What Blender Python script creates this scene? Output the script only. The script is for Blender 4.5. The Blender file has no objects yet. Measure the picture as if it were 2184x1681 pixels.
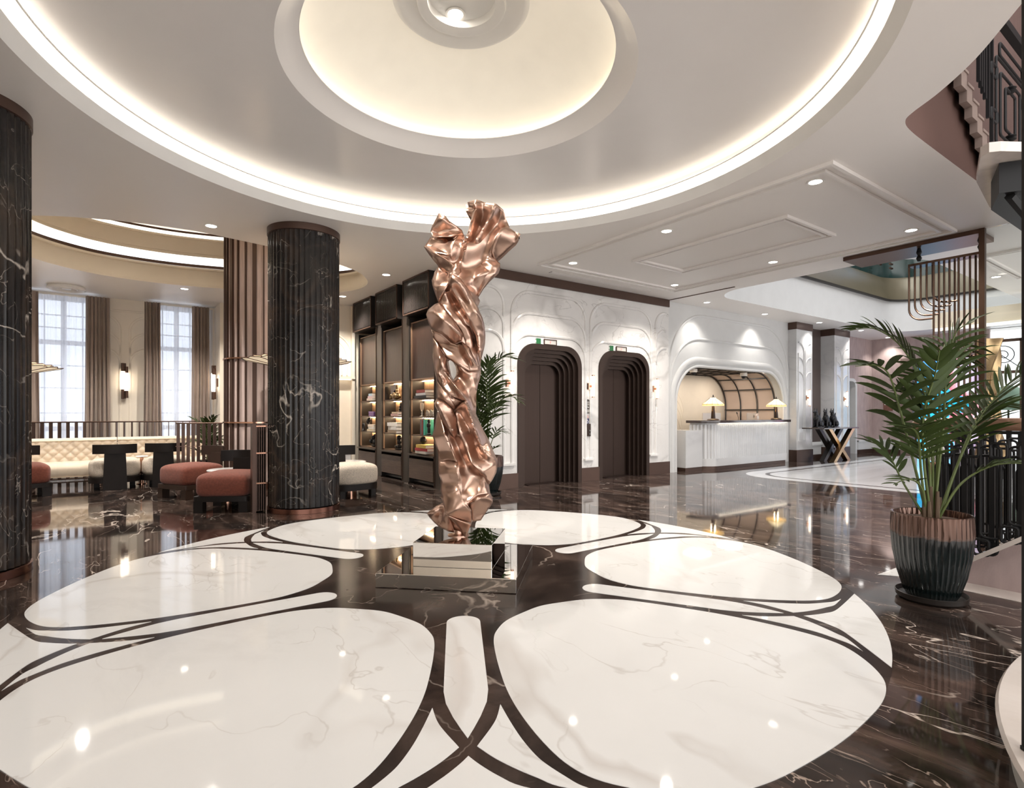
import bpy, bmesh, math, random
from mathutils import Vector, Matrix, geometry
random.seed(7)
SC = bpy.context.scene
COL = SC.collection
PI = math.pi
rad = math.radians

# ---------------------------------------------------------------- mesh collector
class MB:
    def __init__(self):
        self.v = []; self.f = []; self.mi = []
    def add(self, vs, fs, mi=0):
        o = len(self.v)
        self.v += [tuple(p) for p in vs]
        for f in fs:
            self.f.append(tuple(i + o for i in f)); self.mi.append(mi)
    def box(self, x0, x1, y0, y1, z0, z1, mi=0):
        vs = [(x0,y0,z0),(x1,y0,z0),(x1,y1,z0),(x0,y1,z0),(x0,y0,z1),(x1,y0,z1),(x1,y1,z1),(x0,y1,z1)]
        self.add(vs, [(0,3,2,1),(4,5,6,7),(0,1,5,4),(1,2,6,5),(2,3,7,6),(3,0,4,7)], mi)
    def obox(self, c, s, rz=0, mi=0, M=None):
        vs = []
        for z in (-.5,.5):
            for x, y in ((-.5,-.5),(.5,-.5),(.5,.5),(-.5,.5)):
                p = Vector((x*s[0], y*s[1], z*s[2]))
                p = (M @ p) if M is not None else Matrix.Rotation(rz,3,'Z') @ p
                vs.append(p + Vector(c))
        self.add(vs, [(0,3,2,1),(4,5,6,7),(0,1,5,4),(1,2,6,5),(2,3,7,6),(3,0,4,7)], mi)
    def prism(self, poly, z0, z1, mi=0, axis='z', cap=True):
        n = len(poly)
        def P(a, b, h):
            if axis == 'z': return (a, b, h)
            if axis == 'y': return (a, h, b)
            return (h, a, b)
        vs = [P(a,b,z0) for a,b in poly] + [P(a,b,z1) for a,b in poly]
        fs = [(i,(i+1)%n,(i+1)%n+n,i+n) for i in range(n)]
        if cap: fs += [tuple(range(n-1,-1,-1)), tuple(range(n,2*n))]
        self.add(vs, fs, mi)
    def lathe(self, prof, n=32, c=(0,0,0), mi=0, fr=None, a0=0., a1=2*PI, cap=True):
        full = abs(a1-a0-2*PI) < 1e-6
        m = n if full else n+1
        vs = []
        for r, z in prof:
            for k in range(m):
                a = a0 + (a1-a0)*k/n
                rr = r*(fr(a, z) if fr else 1.)
                vs.append((c[0]+rr*math.cos(a), c[1]+rr*math.sin(a), c[2]+z))
        fs = []
        for j in range(len(prof)-1):
            for k in range(n):
                k2 = (k+1)%m
                fs.append((j*m+k, j*m+k2, (j+1)*m+k2, (j+1)*m+k))
        self.add(vs, fs, mi)
        if full and cap:
            if prof[0][0] > 1e-5: self.f.append(tuple(len(self.v)-len(vs)+k for k in range(m-1,-1,-1))); self.mi.append(mi)
            if prof[-1][0] > 1e-5: self.f.append(tuple(len(self.v)-m+k for k in range(m))); self.mi.append(mi)
    def cyl(self, c, r, h, n=24, mi=0):
        self.lathe([(r,0),(r,h)], n, c, mi)
    def tube(self, pts, r, n=8, closed=False, mi=0, flat=1.0):
        pts = [Vector(p) for p in pts]
        N = len(pts); rings = []
        prev = None
        for i, p in enumerate(pts):
            if closed: t = pts[(i+1)%N]-pts[i-1]
            else: t = pts[min(i+1,N-1)]-pts[max(i-1,0)]
            if t.length < 1e-9: t = Vector((0,0,1))
            t.normalize()
            if prev is None:
                up = Vector((0,0,1)) if abs(t.z) < .9 else Vector((1,0,0))
                a = t.cross(up).normalized()
            else:
                a = (prev - t*prev.dot(t))
                a = a.normalized() if a.length > 1e-6 else t.orthogonal().normalized()
            prev = a; b = t.cross(a)
            rr = r[i] if isinstance(r,(list,tuple)) else r
            rings.append([p + a*rr*math.cos(2*PI*k/n) + b*rr*flat*math.sin(2*PI*k/n) for k in range(n)])
        vs = [q for R in rings for q in R]; fs = []
        M = N if closed else N-1
        for i in range(M):
            j = (i+1)%N
            for k in range(n):
                k2 = (k+1)%n
                fs.append((i*n+k, i*n+k2, j*n+k2, j*n+k))
        if not closed:
            fs += [tuple(range(n-1,-1,-1)), tuple((N-1)*n+k for k in range(n))]
        self.add(vs, fs, mi)
    def grid(self, fn, nu, nv, mi=0, cu=False, cv=False):
        mu = nu if cu else nu+1; mv = nv if cv else nv+1
        vs = [fn(i/nu, j/nv) for i in range(mu) for j in range(mv)]
        fs = []
        for i in range(nu):
            for j in range(nv):
                i2=(i+1)%mu; j2=(j+1)%mv
                fs.append((i*mv+j, i2*mv+j, i2*mv+j2, i*mv+j2))
        self.add(vs, fs, mi)
    def sweep(self, path, prof, closed=True, mi=0, cprof=False):
        """prof [(n,z)] offset along the plan normal, along a 2-D path [(x,y)]"""
        N = len(path); vs = []
        for i in range(N):
            if closed: t = Vector(path[(i+1)%N])-Vector(path[i-1])
            else: t = Vector(path[min(i+1,N-1)])-Vector(path[max(i-1,0)])
            t.normalize(); nn = Vector((t.y,-t.x))
            for o, z in prof: vs.append((path[i][0]+nn.x*o, path[i][1]+nn.y*o, z))
        m = len(prof); fs = []
        for i in range(N if closed else N-1):
            j=(i+1)%N
            for k in range(m if cprof else m-1):
                k2=(k+1)%m
                fs.append((i*m+k, j*m+k, j*m+k2, i*m+k2))
        if cprof and not closed:
            fs += [tuple(range(m)), tuple((N-1)*m+k for k in range(m-1,-1,-1))]
        self.add(vs, fs, mi)
    def build(self, name, mats, parent=None, loc=(0,0,0), rz=0, smooth=True, ang=35, bevel=0, weld=False):
        me = bpy.data.meshes.new(name)
        me.from_pydata(self.v, [], self.f)
        if not isinstance(mats,(list,tuple)): mats=[mats]
        for m in mats: me.materials.append(m)
        me.polygons.foreach_set('material_index', self.mi)
        bm = bmesh.new(); bm.from_mesh(me)
        if weld: bmesh.ops.remove_doubles(bm, verts=bm.verts, dist=1e-5)
        bmesh.ops.recalc_face_normals(bm, faces=bm.faces)
        if bevel:
            es=[e for e in bm.edges if len(e.link_faces)==2 and e.calc_face_angle(0)>rad(30)]
            bmesh.ops.bevel(bm, geom=es, offset=bevel, segments=2, profile=.6, affect='EDGES')
        bm.to_mesh(me); bm.free()
        if smooth:
            me.polygons.foreach_set('use_smooth',[True]*len(me.polygons))
            me.set_sharp_from_angle(angle=rad(ang))
        o = bpy.data.objects.new(name, me); COL.objects.link(o)
        o.location = loc; o.rotation_euler=(0,0,rz)
        if parent is not None: o.parent = parent
        return o

def thing(name, label, cat, loc=(0,0,0), rz=0, group=None):
    o = bpy.data.objects.new(name, None); COL.objects.link(o)
    o.empty_display_size=.1
    o.location = loc; o.rotation_euler=(0,0,rz)
    return tag(o, label, cat, group)
def tag(o, label, cat, group=None):
    o['label']=label; o['category']=cat
    if group: o['group']=group
    return o
def lab(o, label): o['label']=label; return o
def struct(o, label=None, cat=None):
    o['kind']='structure'
    if label: o['label']=label
    if cat: o['category']=cat
    return o
def dup(root, loc, rz, label, group=None):
    r = root.copy(); COL.objects.link(r); r.location=loc; r.rotation_euler=(0,0,rz); r['label']=label
    if group: r['group']=group
    for ch in list(root.children):
        c=ch.copy(); COL.objects.link(c); c.parent=r
        for g in list(ch.children):
            d=g.copy(); COL.objects.link(d); d.parent=c
    return r

def rrect(x0,x1,z0,z1,r,n=8,corners=(1,1,1,1)):
    """ccw rounded rectangle; corners bl, br, tr, tl"""
    out=[]
    for (cx,cz,a,on) in ((x0,z0,180,corners[0]),(x1,z0,270,corners[1]),(x1,z1,0,corners[2]),(x0,z1,90,corners[3])):
        if not on: out.append((cx,cz)); continue
        ox = cx + (r if cx==x0 else -r); oz = cz + (r if cz==z0 else -r)
        for k in range(n+1):
            t=rad(a+90*k/n); out.append((ox+r*math.cos(t), oz+r*math.sin(t)))
    return out
def arch_path(x0,x1,zb,zt,r,n=10):
    """open path up, round the top, down"""
    p=[(x0,zb)]
    for k in range(n+1):
        t=rad(180-90*k/n); p.append((x0+r+r*math.cos(t), zt-r+r*math.sin(t)))
    for k in range(n+1):
        t=rad(90-90*k/n); p.append((x1-r+r*math.cos(t), zt-r+r*math.sin(t)))
    p.append((x1,zb)); return p
def cat(pts, n=8, closed=True):
    """catmull-rom through points"""
    P=[Vector(p) for p in pts]; N=len(P); out=[]
    rng = range(N) if closed else range(N-1)
    for i in rng:
        if closed: a,b,c,d=P[i-1],P[i],P[(i+1)%N],P[(i+2)%N]
        else: a,b,c,d=P[max(i-1,0)],P[i],P[i+1],P[min(i+2,N-1)]
        for k in range(n):
            t=k/n
            out.append(.5*((2*b)+(c-a)*t+(2*a-5*b+4*c-d)*t*t+(3*b-a-3*c+d)*t**3))
    if not closed: out.append(P[-1])
    return [tuple(p) for p in out]
def inside(pt, poly):
    x,y=pt; c=False; n=len(poly); j=n-1
    for i in range(n):
        xi,yi=poly[i]; xj,yj=poly[j]
        if ((yi>y)!=(yj>y)) and x < (xj-xi)*(y-yi)/(yj-yi)+xi: c=not c
        j=i
    return c
def plate(mb, outer, holes, z, up=True, axis='z', mi=0):
    """flat plate with holes through constrained triangulation"""
    pts=[]; edges=[]
    for L in [outer]+holes:
        o=len(pts); n=len(L); pts+= [Vector(p[:2]) for p in L]; edges+=[(o+i,o+(i+1)%n) for i in range(n)]
    r=geometry.delaunay_2d_cdt(pts,edges,[],1,1e-5)
    vs,fs=r[0],r[2]; keep=[]
    for f in fs:
        c=sum((vs[i] for i in f),Vector((0,0)))/len(f)
        if inside(c,outer) and not any(inside(c,h) for h in holes): keep.append(tuple(f))
    if axis=='z': V=[(p.x,p.y,z) for p in vs]
    elif axis=='y': V=[(p.x,z,p.y) for p in vs]
    else: V=[(z,p.x,p.y) for p in vs]
    mb.add(V,keep,mi)
def wall_plate(mb, outer, holes, y0, y1, axis='y', mi=0):
    """plate with thickness and reveals"""
    plate(mb,outer,holes,y0,axis=axis,mi=mi); plate(mb,outer,holes,y1,axis=axis,mi=mi)
    for L in [outer]+holes: mb.prism(L,y0,y1,mi,axis,cap=False)

# ---------------------------------------------------------------- materials
def newmat(name):
    m=bpy.data.materials.new(name); m.use_nodes=True
    nt=m.node_tree; b=nt.nodes['Principled BSDF']
    return m,nt,b
def N(nt,t,**kw):
    n=nt.nodes.new(t)
    for k,v in kw.items(): setattr(n,k,v)
    return n
def mat(name,col,rough=.5,metal=0,spec=.5,coat=0,emit=None,es=0,bump=0,bscale=60,var=0,vscale=4,sheen=0,transm=0,alpha=1,ior=1.5,stretch=(1,1,1),brough=None):
    m,nt,b=newmat(name)
    b.inputs['Base Color'].default_value=(*col,1); b.inputs['Roughness'].default_value=rough
    b.inputs['Metallic'].default_value=metal; b.inputs['Specular IOR Level'].default_value=spec
    b.inputs['Coat Weight'].default_value=coat; b.inputs['Coat Roughness'].default_value=.08
    b.inputs['Sheen Weight'].default_value=sheen; b.inputs['Transmission Weight'].default_value=transm
    b.inputs['Alpha'].default_value=alpha; b.inputs['IOR'].default_value=ior
    if emit:
        b.inputs['Emission Color'].default_value=(*emit,1); b.inputs['Emission Strength'].default_value=es
    tc=N(nt,'ShaderNodeTexCoord'); mp=N(nt,'ShaderNodeMapping'); mp.inputs['Scale'].default_value=stretch
    nt.links.new(tc.outputs['Object'],mp.inputs['Vector'])
    # every surface gets at least a faint procedural variation
    no=N(nt,'ShaderNodeTexNoise'); no.inputs['Scale'].default_value=vscale; no.inputs['Detail'].default_value=5
    nt.links.new(mp.outputs['Vector'],no.inputs['Vector'])
    hs=N(nt,'ShaderNodeHueSaturation'); hs.inputs['Color'].default_value=(*col,1)
    mr=N(nt,'ShaderNodeMapRange'); v=var if var else .03
    mr.inputs['To Min'].default_value=1-v; mr.inputs['To Max'].default_value=1+v
    mr.inputs['From Min'].default_value=.25; mr.inputs['From Max'].default_value=.75
    nt.links.new(no.outputs['Fac'],mr.inputs['Value']); nt.links.new(mr.outputs['Result'],hs.inputs['Value'])
    nt.links.new(hs.outputs['Color'],b.inputs['Base Color'])
    if bump:
        n2=N(nt,'ShaderNodeTexNoise'); n2.inputs['Scale'].default_value=bscale; n2.inputs['Detail'].default_value=3
        nt.links.new(mp.outputs['Vector'],n2.inputs['Vector'])
        bp=N(nt,'ShaderNodeBump'); bp.inputs['Strength'].default_value=bump; bp.inputs['Distance'].default_value=.01
        nt.links.new(n2.outputs['Fac'],bp.inputs['Height']); nt.links.new(bp.outputs['Normal'],b.inputs['Normal'])
    return m
def emis(name,col,s):
    m=bpy.data.materials.new(name); m.use_nodes=True; nt=m.node_tree
    nt.nodes.clear(); o=N(nt,'ShaderNodeOutputMaterial'); e=N(nt,'ShaderNodeEmission')
    e.inputs['Color'].default_value=(*col,1); e.inputs['Strength'].default_value=s
    nt.links.new(e.outputs[0],o.inputs[0]); return m
def ramp(nt,stops):
    r=N(nt,'ShaderNodeValToRGB'); el=r.color_ramp.elements
    while len(el)<len(stops): el.new(.5)
    for e,(p,c) in zip(el,stops):
        e.position=p; e.color=(*c,1) if len(c)==3 else c
    return r
def marble(name,stops,vein,rough=.06,scale=1.,vscale=1.,vwid=.012,stretch=(1,1,1),rot=0.,vstr=1.,coords='pos',coat=0.,spec=.5,v2=None):
    m,nt,b=newmat(name); L=nt.links.new
    if coords=='pos': src=N(nt,'ShaderNodeNewGeometry').outputs['Position']
    else: src=N(nt,'ShaderNodeTexCoord').outputs['Object']
    mp=N(nt,'ShaderNodeMapping'); mp.inputs['Scale'].default_value=stretch; mp.inputs['Rotation'].default_value=(0,0,rot)
    mp.vector_type='TEXTURE' if False else 'POINT'
    L(src,mp.inputs['Vector'])
    n1=N(nt,'ShaderNodeTexNoise'); n1.inputs['Scale'].default_value=scale; n1.inputs['Detail'].default_value=9; n1.inputs['Roughness'].default_value=.62; n1.inputs['Distortion'].default_value=1.2
    L(mp.outputs[0],n1.inputs['Vector'])
    r1=ramp(nt,stops); L(n1.outputs['Fac'],r1.inputs['Fac'])
    # warped vein field
    nw=N(nt,'ShaderNodeTexNoise'); nw.inputs['Scale'].default_value=vscale*1.7; nw.inputs['Detail'].default_value=6
    L(mp.outputs[0],nw.inputs['Vector'])
    mx=N(nt,'ShaderNodeMix',data_type='VECTOR'); mx.inputs['Factor'].default_value=.16
    L(mp.outputs[0],mx.inputs['A']); L(nw.outputs['Color'],mx.inputs['B'])
    last=r1.outputs['Color']
    for (sc,w,st,col) in [(vscale,vwid,vstr,vein)]+([v2] if v2 else []):
        nv=N(nt,'ShaderNodeTexNoise'); nv.inputs['Scale'].default_value=sc; nv.inputs['Detail'].default_value=3.5; nv.inputs['Roughness'].default_value=.5; nv.inputs['Distortion'].default_value=.6
        L(mx.outputs['Result'],nv.inputs['Vector'])
        s=N(nt,'ShaderNodeMath',operation='SUBTRACT'); s.inputs[1].default_value=.5; L(nv.outputs['Fac'],s.inputs[0])
        a=N(nt,'ShaderNodeMath',operation='ABSOLUTE'); L(s.outputs[0],a.inputs[0])
        mr=N(nt,'ShaderNodeMapRange'); mr.inputs['From Min'].default_value=0; mr.inputs['From Max'].default_value=w
        mr.inputs['To Min'].default_value=st; mr.inputs['To Max'].default_value=0; L(a.outputs[0],mr.inputs['Value'])
        nm=N(nt,'ShaderNodeTexNoise'); nm.inputs['Scale'].default_value=sc*.9; nm.inputs['Detail'].default_value=2
        of=N(nt,'ShaderNodeVectorMath',operation='ADD'); of.inputs[1].default_value=(13.1*sc,7.7,3.3); L(mp.outputs[0],of.inputs[0]); L(of.outputs[0],nm.inputs['Vector'])
        mk=N(nt,'ShaderNodeMapRange'); mk.inputs['From Min'].default_value=.43; mk.inputs['From Max'].default_value=.58; L(nm.outputs['Fac'],mk.inputs['Value'])
        mu=N(nt,'ShaderNodeMath',operation='MULTIPLY'); L(mr.outputs[0],mu.inputs[0]); L(mk.outputs[0],mu.inputs[1])
        mc=N(nt,'ShaderNodeMix',data_type='RGBA'); L(mu.outputs[0],mc.inputs['Factor']); L(last,mc.inputs['A']); mc.inputs['B'].default_value=(*col,1)
        last=mc.outputs['Result']
    L(last,b.inputs['Base Color']); b.inputs['Roughness'].default_value=rough
    b.inputs['Specular IOR Level'].default_value=spec; b.inputs['Coat Weight'].default_value=coat; b.inputs['Coat Roughness'].default_value=.03
    return m
def wood(name,c1,c2,rough=.4,scale=6,stretch=(8,8,.6)):
    m,nt,b=newmat(name); L=nt.links.new
    tc=N(nt,'ShaderNodeTexCoord'); mp=N(nt,'ShaderNodeMapping'); mp.inputs['Scale'].default_value=stretch; L(tc.outputs['Object'],mp.inputs[0])
    n=N(nt,'ShaderNodeTexNoise'); n.inputs['Scale'].default_value=scale; n.inputs['Detail'].default_value=6; n.inputs['Distortion'].default_value=.4; L(mp.outputs[0],n.inputs['Vector'])
    r=ramp(nt,[(.3,c1),(.7,c2)]); L(n.outputs['Fac'],r.inputs['Fac']); L(r.outputs['Color'],b.inputs['Base Color']); b.inputs['Roughness'].default_value=rough
    return m

def thin_glass(name,tint):
    m=bpy.data.materials.new(name); m.use_nodes=True; nt=m.node_tree; nt.nodes.clear(); L=nt.links.new
    o=N(nt,'ShaderNodeOutputMaterial'); t=N(nt,'ShaderNodeBsdfTransparent'); t.inputs[0].default_value=(*tint,1)
    g=N(nt,'ShaderNodeBsdfGlossy'); g.inputs['Roughness'].default_value=.02; f=N(nt,'ShaderNodeFresnel'); f.inputs['IOR'].default_value=1.35
    mx=N(nt,'ShaderNodeMixShader'); L(f.outputs[0],mx.inputs[0]); L(t.outputs[0],mx.inputs[1]); L(g.outputs[0],mx.inputs[2]); L(mx.outputs[0],o.inputs[0]); return m
M={}
M['floor']=marble('dark_marble_floor',[(.32,(.008,.0065,.006)),(.47,(.026,.018,.015)),(.61,(.070,.046,.037)),(.76,(.14,.095,.075))],(.72,.62,.54),rough=.05,scale=1.3,vscale=1.1,vwid=.0048,stretch=(2.2,.7,1),rot=rad(-30),vstr=.95,v2=(4.2,.008,.8,(.46,.36,.30)),spec=.5)
M['white']=marble('white_marble_inlay',[(.28,(.56,.55,.54)),(.42,(.65,.642,.63)),(.7,(.68,.672,.66))],(.47,.43,.40),spec=.14,rough=.045,scale=.55,vscale=.75,vwid=.022,stretch=(1.3,.7,1),rot=rad(20),vstr=.55,v2=(2.2,.010,.45,(.40,.36,.33)))
M['band']=marble('dark_marble_band',[(.3,(.012,.009,.008)),(.5,(.034,.023,.019)),(.7,(.075,.052,.042))],(.42,.35,.30),rough=.14,spec=.10,scale=1.6,vscale=1.6,vwid=.008,vstr=.7)
M['white2']=marble('white_marble_far_floor',[(.3,(.50,.50,.505)),(.5,(.60,.605,.615)),(.7,(.63,.635,.645))],(.5,.51,.54),rough=.08,scale=.5,vscale=.5,vwid=.03,stretch=(.4,1.6,1),vstr=.5)
M['calacatta']=marble('calacatta_wall',[(.28,(.53,.515,.505)),(.42,(.70,.685,.67)),(.7,(.76,.745,.73))],(.34,.325,.315),rough=.14,scale=.7,vscale=.55,vwid=.035,stretch=(1,1,1.5),rot=.4,vstr=.6,v2=(1.7,.010,.5,(.34,.32,.31)))
M['pillar_marble']=marble('pale_pillar_marble',[(.3,(.47,.47,.48)),(.5,(.57,.57,.575)),(.7,(.60,.60,.605))],(.45,.46,.48),rough=.12,scale=.8,vscale=.8,vwid=.02,vstr=.5)
M['column']=marble('column_marble',[(.30,(.006,.0055,.0055)),(.5,(.015,.0125,.012)),(.64,(.036,.024,.018)),(.8,(.06,.040,.030))],(.55,.49,.43),rough=.2,scale=1.6,vscale=1.3,vwid=.0075,stretch=(1.1,1.1,1.0),vstr=.95,v2=(3.2,.005,.6,(.42,.36,.31)),coat=0,spec=.3)
M['plaster']=mat('ceiling_plaster',(.84,.805,.775),.42,var=.015,vscale=.7)
M['gloss_plaster']=mat('stretched_ceiling',(.85,.825,.81),.22,var=.01,spec=.5)
M['cream']=mat('cream_plaster',(.80,.72,.60),.5)
M['cove_cream']=mat('cream_cove_plaster',(.80,.72,.58),.5)
M['bowl_glow']=mat('glowing_bowl_ceiling',(.82,.78,.69),.45,emit=(1.,.90,.75),es=.16)  # added glow keeps the whole dome bowl evenly bright
M['wall_white']=mat('white_plaster',(.60,.60,.595),.45)
M['soft_white']=mat('soft_white_plaster',(.80,.79,.77),.45)
M['bronze']=mat('dark_bronze',(.115,.068,.050),.34,.75,var=.1)
M['bronze_trim']=mat('brown_bronze_trim',(.085,.050,.038),.38,.55,var=.08)
M['brushed']=mat('brushed_bronze_door',(.042,.027,.022),.38,.8,var=.12,vscale=3,stretch=(60,60,.4))
M['portal']=mat('bronze_portal',(.048,.032,.026),.38,.75,var=.06)
M['rosegold']=mat('rose_gold',(.62,.36,.26),.16,1.)
M['brass']=mat('old_brass',(.42,.29,.16),.25,1.)
M['tube']=mat('bronze_tube',(.11,.07,.052),.32,1.)
M['copper']=mat('copper_sculpture',(.54,.365,.29),.32,1.,var=.05,vscale=2)
M['mirror']=mat('polished_steel',(.78,.76,.74),.015,1.)
M['walnut']=wood('walnut_panel',(.055,.030,.019),(.125,.072,.044),.42)
M['walnut_h']=wood('walnut_door',(.060,.036,.026),(.115,.074,.052),.4,stretch=(1,.6,10))
M['pilaster']=mat('dark_bronze_pilaster',(.040,.029,.022),.4,.3)
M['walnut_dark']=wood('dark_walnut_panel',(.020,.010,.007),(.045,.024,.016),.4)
M['wood_light']=wood('lit_walnut_back',(.20,.12,.072),(.34,.22,.14),.5)  # lighter walnut: the shelf glow is put into its colour
M['black_frame']=mat('black_lacquer_frame',(.020,.016,.014),.35)
M['ribbed']=mat('black_ribbed_panel',(.016,.013,.012),.14)
M['black_wood']=mat('black_stained_wood',(.010,.007,.006),.5,spec=.22,var=.2)
M['dark_wood']=mat('dark_stained_wood',(.030,.017,.012),.45,spec=.3,var=.2)
M['rust']=mat('rust_velvet',(.175,.047,.027),.9,bump=.5,bscale=220,var=.25,vscale=40,sheen=.12)
M['boucle']=mat('cream_boucle',(.60,.52,.43),.95,bump=.9,bscale=160,var=.3,vscale=90)
M['sofa']=mat('cream_velvet',(.58,.485,.375),.8,sheen=.4,bump=.15,bscale=200,var=.06)
M['curtain']=mat('taupe_curtain',(.30,.23,.19),.9,bump=.15,bscale=200,var=.08,sheen=.2)
M['sheer']=None
M['palm']=mat('palm_leaf',(.029,.047,.009),.55,spec=.22,var=.35,vscale=6)
M['palm_stem']=mat('palm_stem',(.085,.115,.030),.5,var=.25)
M['palm_dead']=mat('palm_sheath',(.10,.065,.040),.8,var=.3)
M['soil']=mat('soil',(.06,.035,.022),.95,bump=1.,bscale=50,var=.5,vscale=30)
M['pink']=mat('mauve_wallpaper',(.40,.315,.305),.85,bump=.15,bscale=120,var=.14,vscale=9,stretch=(1,1,.35))
M['blackhole']=mat('black_and_doorway_dark',(.008,.008,.010),.7)
M['dog']=mat('dark_patinated_bronze',(.022,.022,.024),.35,.6,var=.3)
M['iron']=mat('black_wrought_iron',(.010,.010,.011),.5,0,spec=.25)
M['rail_wood']=wood('oak_handrail',(.155,.080,.050),(.26,.15,.10),.32,stretch=(2,2,14))
M['stair_plaster']=mat('brown_stair_plaster',(.095,.050,.040),.6,var=.05)
M['stair_marble']=marble('stair_marble',[(.3,(.50,.44,.40)),(.7,(.66,.60,.56))],(.4,.35,.32),rough=.2,vwid=.02,vstr=.4)
M['olive']=mat('olive_bronze_cove',(.15,.13,.085),.4,.3)
M['teal']=mat('teal_glass',(.010,.032,.029),.15,.1,coat=.3)
M['olive_edge']=mat('black_edge',(.02,.017,.015),.4)
M['downlight_trim']=mat('white_downlight_ring',(.85,.83,.80),.4)
M['warm']=emis('warm_cove_light',(1.,.88,.70),1.2)
M['warm_lounge']=emis('warm_lounge_cove',(1.,.86,.64),1.5)
M['warm_soft']=emis('warm_led',(1.,.76,.48),34.)
M['cove_hidden']=emis('warm_hidden_led',(1.,.85,.66),2.3)
M['spotface']=emis('lamp_face',(1.,.93,.82),14.)
M['coolface']=emis('cool_lamp_face',(1.,.97,.93),10.)
M['tube_light']=emis('lit_tube',(1.,.84,.66),3.2)
M['desk_led']=emis('desk_led',(1.,.88,.70),4.5)
M['paper']=mat('white_paper',(.72,.69,.64),.8)
M['shade']=None
# ================================================================ FLOOR
HC = 3.62
fl=MB(); fl.box(-9,21.5,-9,11.5,-.12,0)
struct(fl.build('floor',M['floor'],smooth=False),'polished dark brown marble floor with pale veins')
def flat(polys, z, name, m, label):
    mb=MB()
    for p in polys: mb.prism(p,0.0006,z)
    return struct(mb.build(name,m,smooth=False),label)
def rot2(p,a): c,s=math.cos(a),math.sin(a); return (p[0]*c-p[1]*s, p[0]*s+p[1]*c)
PET=[(1.005,0),(1.03,.15),(1.085,.33),(1.18,.465),(1.27,.545),(1.41,.63),(1.59,.725),(1.77,.81),(1.95,.875),(2.15,.925),(2.32,.945),(2.45,.92),(2.58,.835),(2.69,.725),(2.755,.62),(2.80,.48),(2.825,.3),(2.84,0)]
pet=cat([(a,b) for a,b in PET]+[(a,-b) for a,b in PET[-2:0:-1]],5)
tip=[(1.93,.10),(2.033,.088),(2.145,.057),(2.23,.027),(2.30,0)]
fing=[(1.1-.1*math.cos(rad(t)), -.1*math.sin(rad(t))) for t in range(90,-91,-12)]
fing=[(x,y) for x,y in fing]+[(a,b) for a,b in tip]+[(a,-b) for a,b in tip[-2::-1]]
e1=[(2.064,-.144),(2.164,-.122),(2.24,-.092),(2.352,-.035),(2.411,0),(2.469,.042),(2.538,.105),(2.598,.18),(2.672,.37),(2.758,.615)]
e2=[(2.355,.034),(2.435,.097),(2.507,.172),(2.557,.234),(2.607,.300),(2.66,.452)]
ro=[(2.07,.146),(2.202,.174),(2.325,.206),(2.43,.244),(2.49,.277),(2.56,.329),(2.612,.374),(2.66,.452)]
e1c=cat(e1,4,False); i0=4*4
e1b=[(a,-b) for a,b in cat(e1[:4],4,False)]          # mirrored, up to the crossing
side=cat(ro,4,False)+cat(e2,4,False)[::-1][1:]+e1b[::-1][1:]
tri=e1c[i0:]
a1=math.atan2(.615,2.758); Rr=math.hypot(2.758,.615)
tri=tri+[(Rr*math.cos(a1-2*a1*k/14),Rr*math.sin(a1-2*a1*k/14)) for k in range(1,14)]+[(a,-b) for a,b in e1c[i0+1:]][::-1]
white=[]; 
for k in range(6):
    w=k*PI/3
    white+= [[rot2(p,w+PI/6) for p in pet],[rot2(p,w) for p in fing],[rot2(p,w) for p in side],[rot2((a,-b),w) for a,b in side][::-1],[rot2(p,w) for p in tri]]
base=[(2.83*math.cos(2*PI*k/180),2.83*math.sin(2*PI*k/180)) for k in range(180)]
flat(white,.004,'trim_1',M['white'],'white marble petals inlaid in the round floor medallion')
b=MB(); b.prism(base,.0003,.002); 
struct(b.build('trim_2',M['band'],smooth=False),'dark marble ground of the round floor medallion')
# far white floor with a dark line inset
o1=rrect(8.0,17.0,-3.6,2.86,.9,8); o2=rrect(8.32,16.7,-3.3,2.56,.75,8); o3=rrect(8.39,16.63,-3.23,2.49,.72,8)
b=MB(); b.prism(o1,.0005,.003); struct(b.build('trim_3',M['white2'],smooth=False),'white marble floor field before the reception')
b=MB(); plate(b,o2,[o3],.0045); struct(b.build('trim_4',M['band'],smooth=False),'thin dark line inlaid in the far white floor')
b=MB(); b.prism([(2.56,-1.976),(2.70,-2.18),(3.1,-2.15),(3.2,-1.99)],.0005,.003); struct(b.build('trim_5',M['white'],smooth=False),'white marble wedge inlaid behind the big pot')

# ================================================================ CEILING
def circ(r,n=128,c=(0,0)): return [(c[0]+r*math.cos(2*PI*k/n),c[1]+r*math.sin(2*PI*k/n)) for k in range(n)]
dome=circ(2.97)
lounge=cat([(-1.56,4.46),(-.97,4.52),(.2,4.78),(1.0,5.18),(1.44,5.72),(1.58,6.22),(1.50,6.75),(1.15,7.2),(.5,7.6),(-.49,7.96),(-1.39,8.14),(-2.25,8.06),(-2.85,7.74),(-3.3,7.2),(-3.62,6.3),(-3.5,5.5),(-3.02,4.95),(-2.34,4.62)],8)
atrium=rrect(7.42,16.5,-.6,2.91,.75,10)
outer=[(-9,-9),(1.2,-9),(1.2,-3.55)]
# the stair well is cut out of the ceiling behind a rounded corner
cx,cy=2.95,-2.02
well=cat([(1.2,-3.55),(1.99,-2.95),(2.42,-2.62),(2.70,-2.33),(2.86,-2.11),(2.97,-2.02),(3.2,-1.985),(3.8,-1.98),(5.2,-1.98),(6.72,-1.97)],6,False)
outer=[(-9,-9),(1.2,-9)]+well+[(6.72,-9),(18.5,-9),(18.5,4.6),(7.2,4.6),(7.2,11.2),(-9,11.2)]
c=MB(); plate(c,outer,[dome,lounge,atrium],HC)
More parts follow.
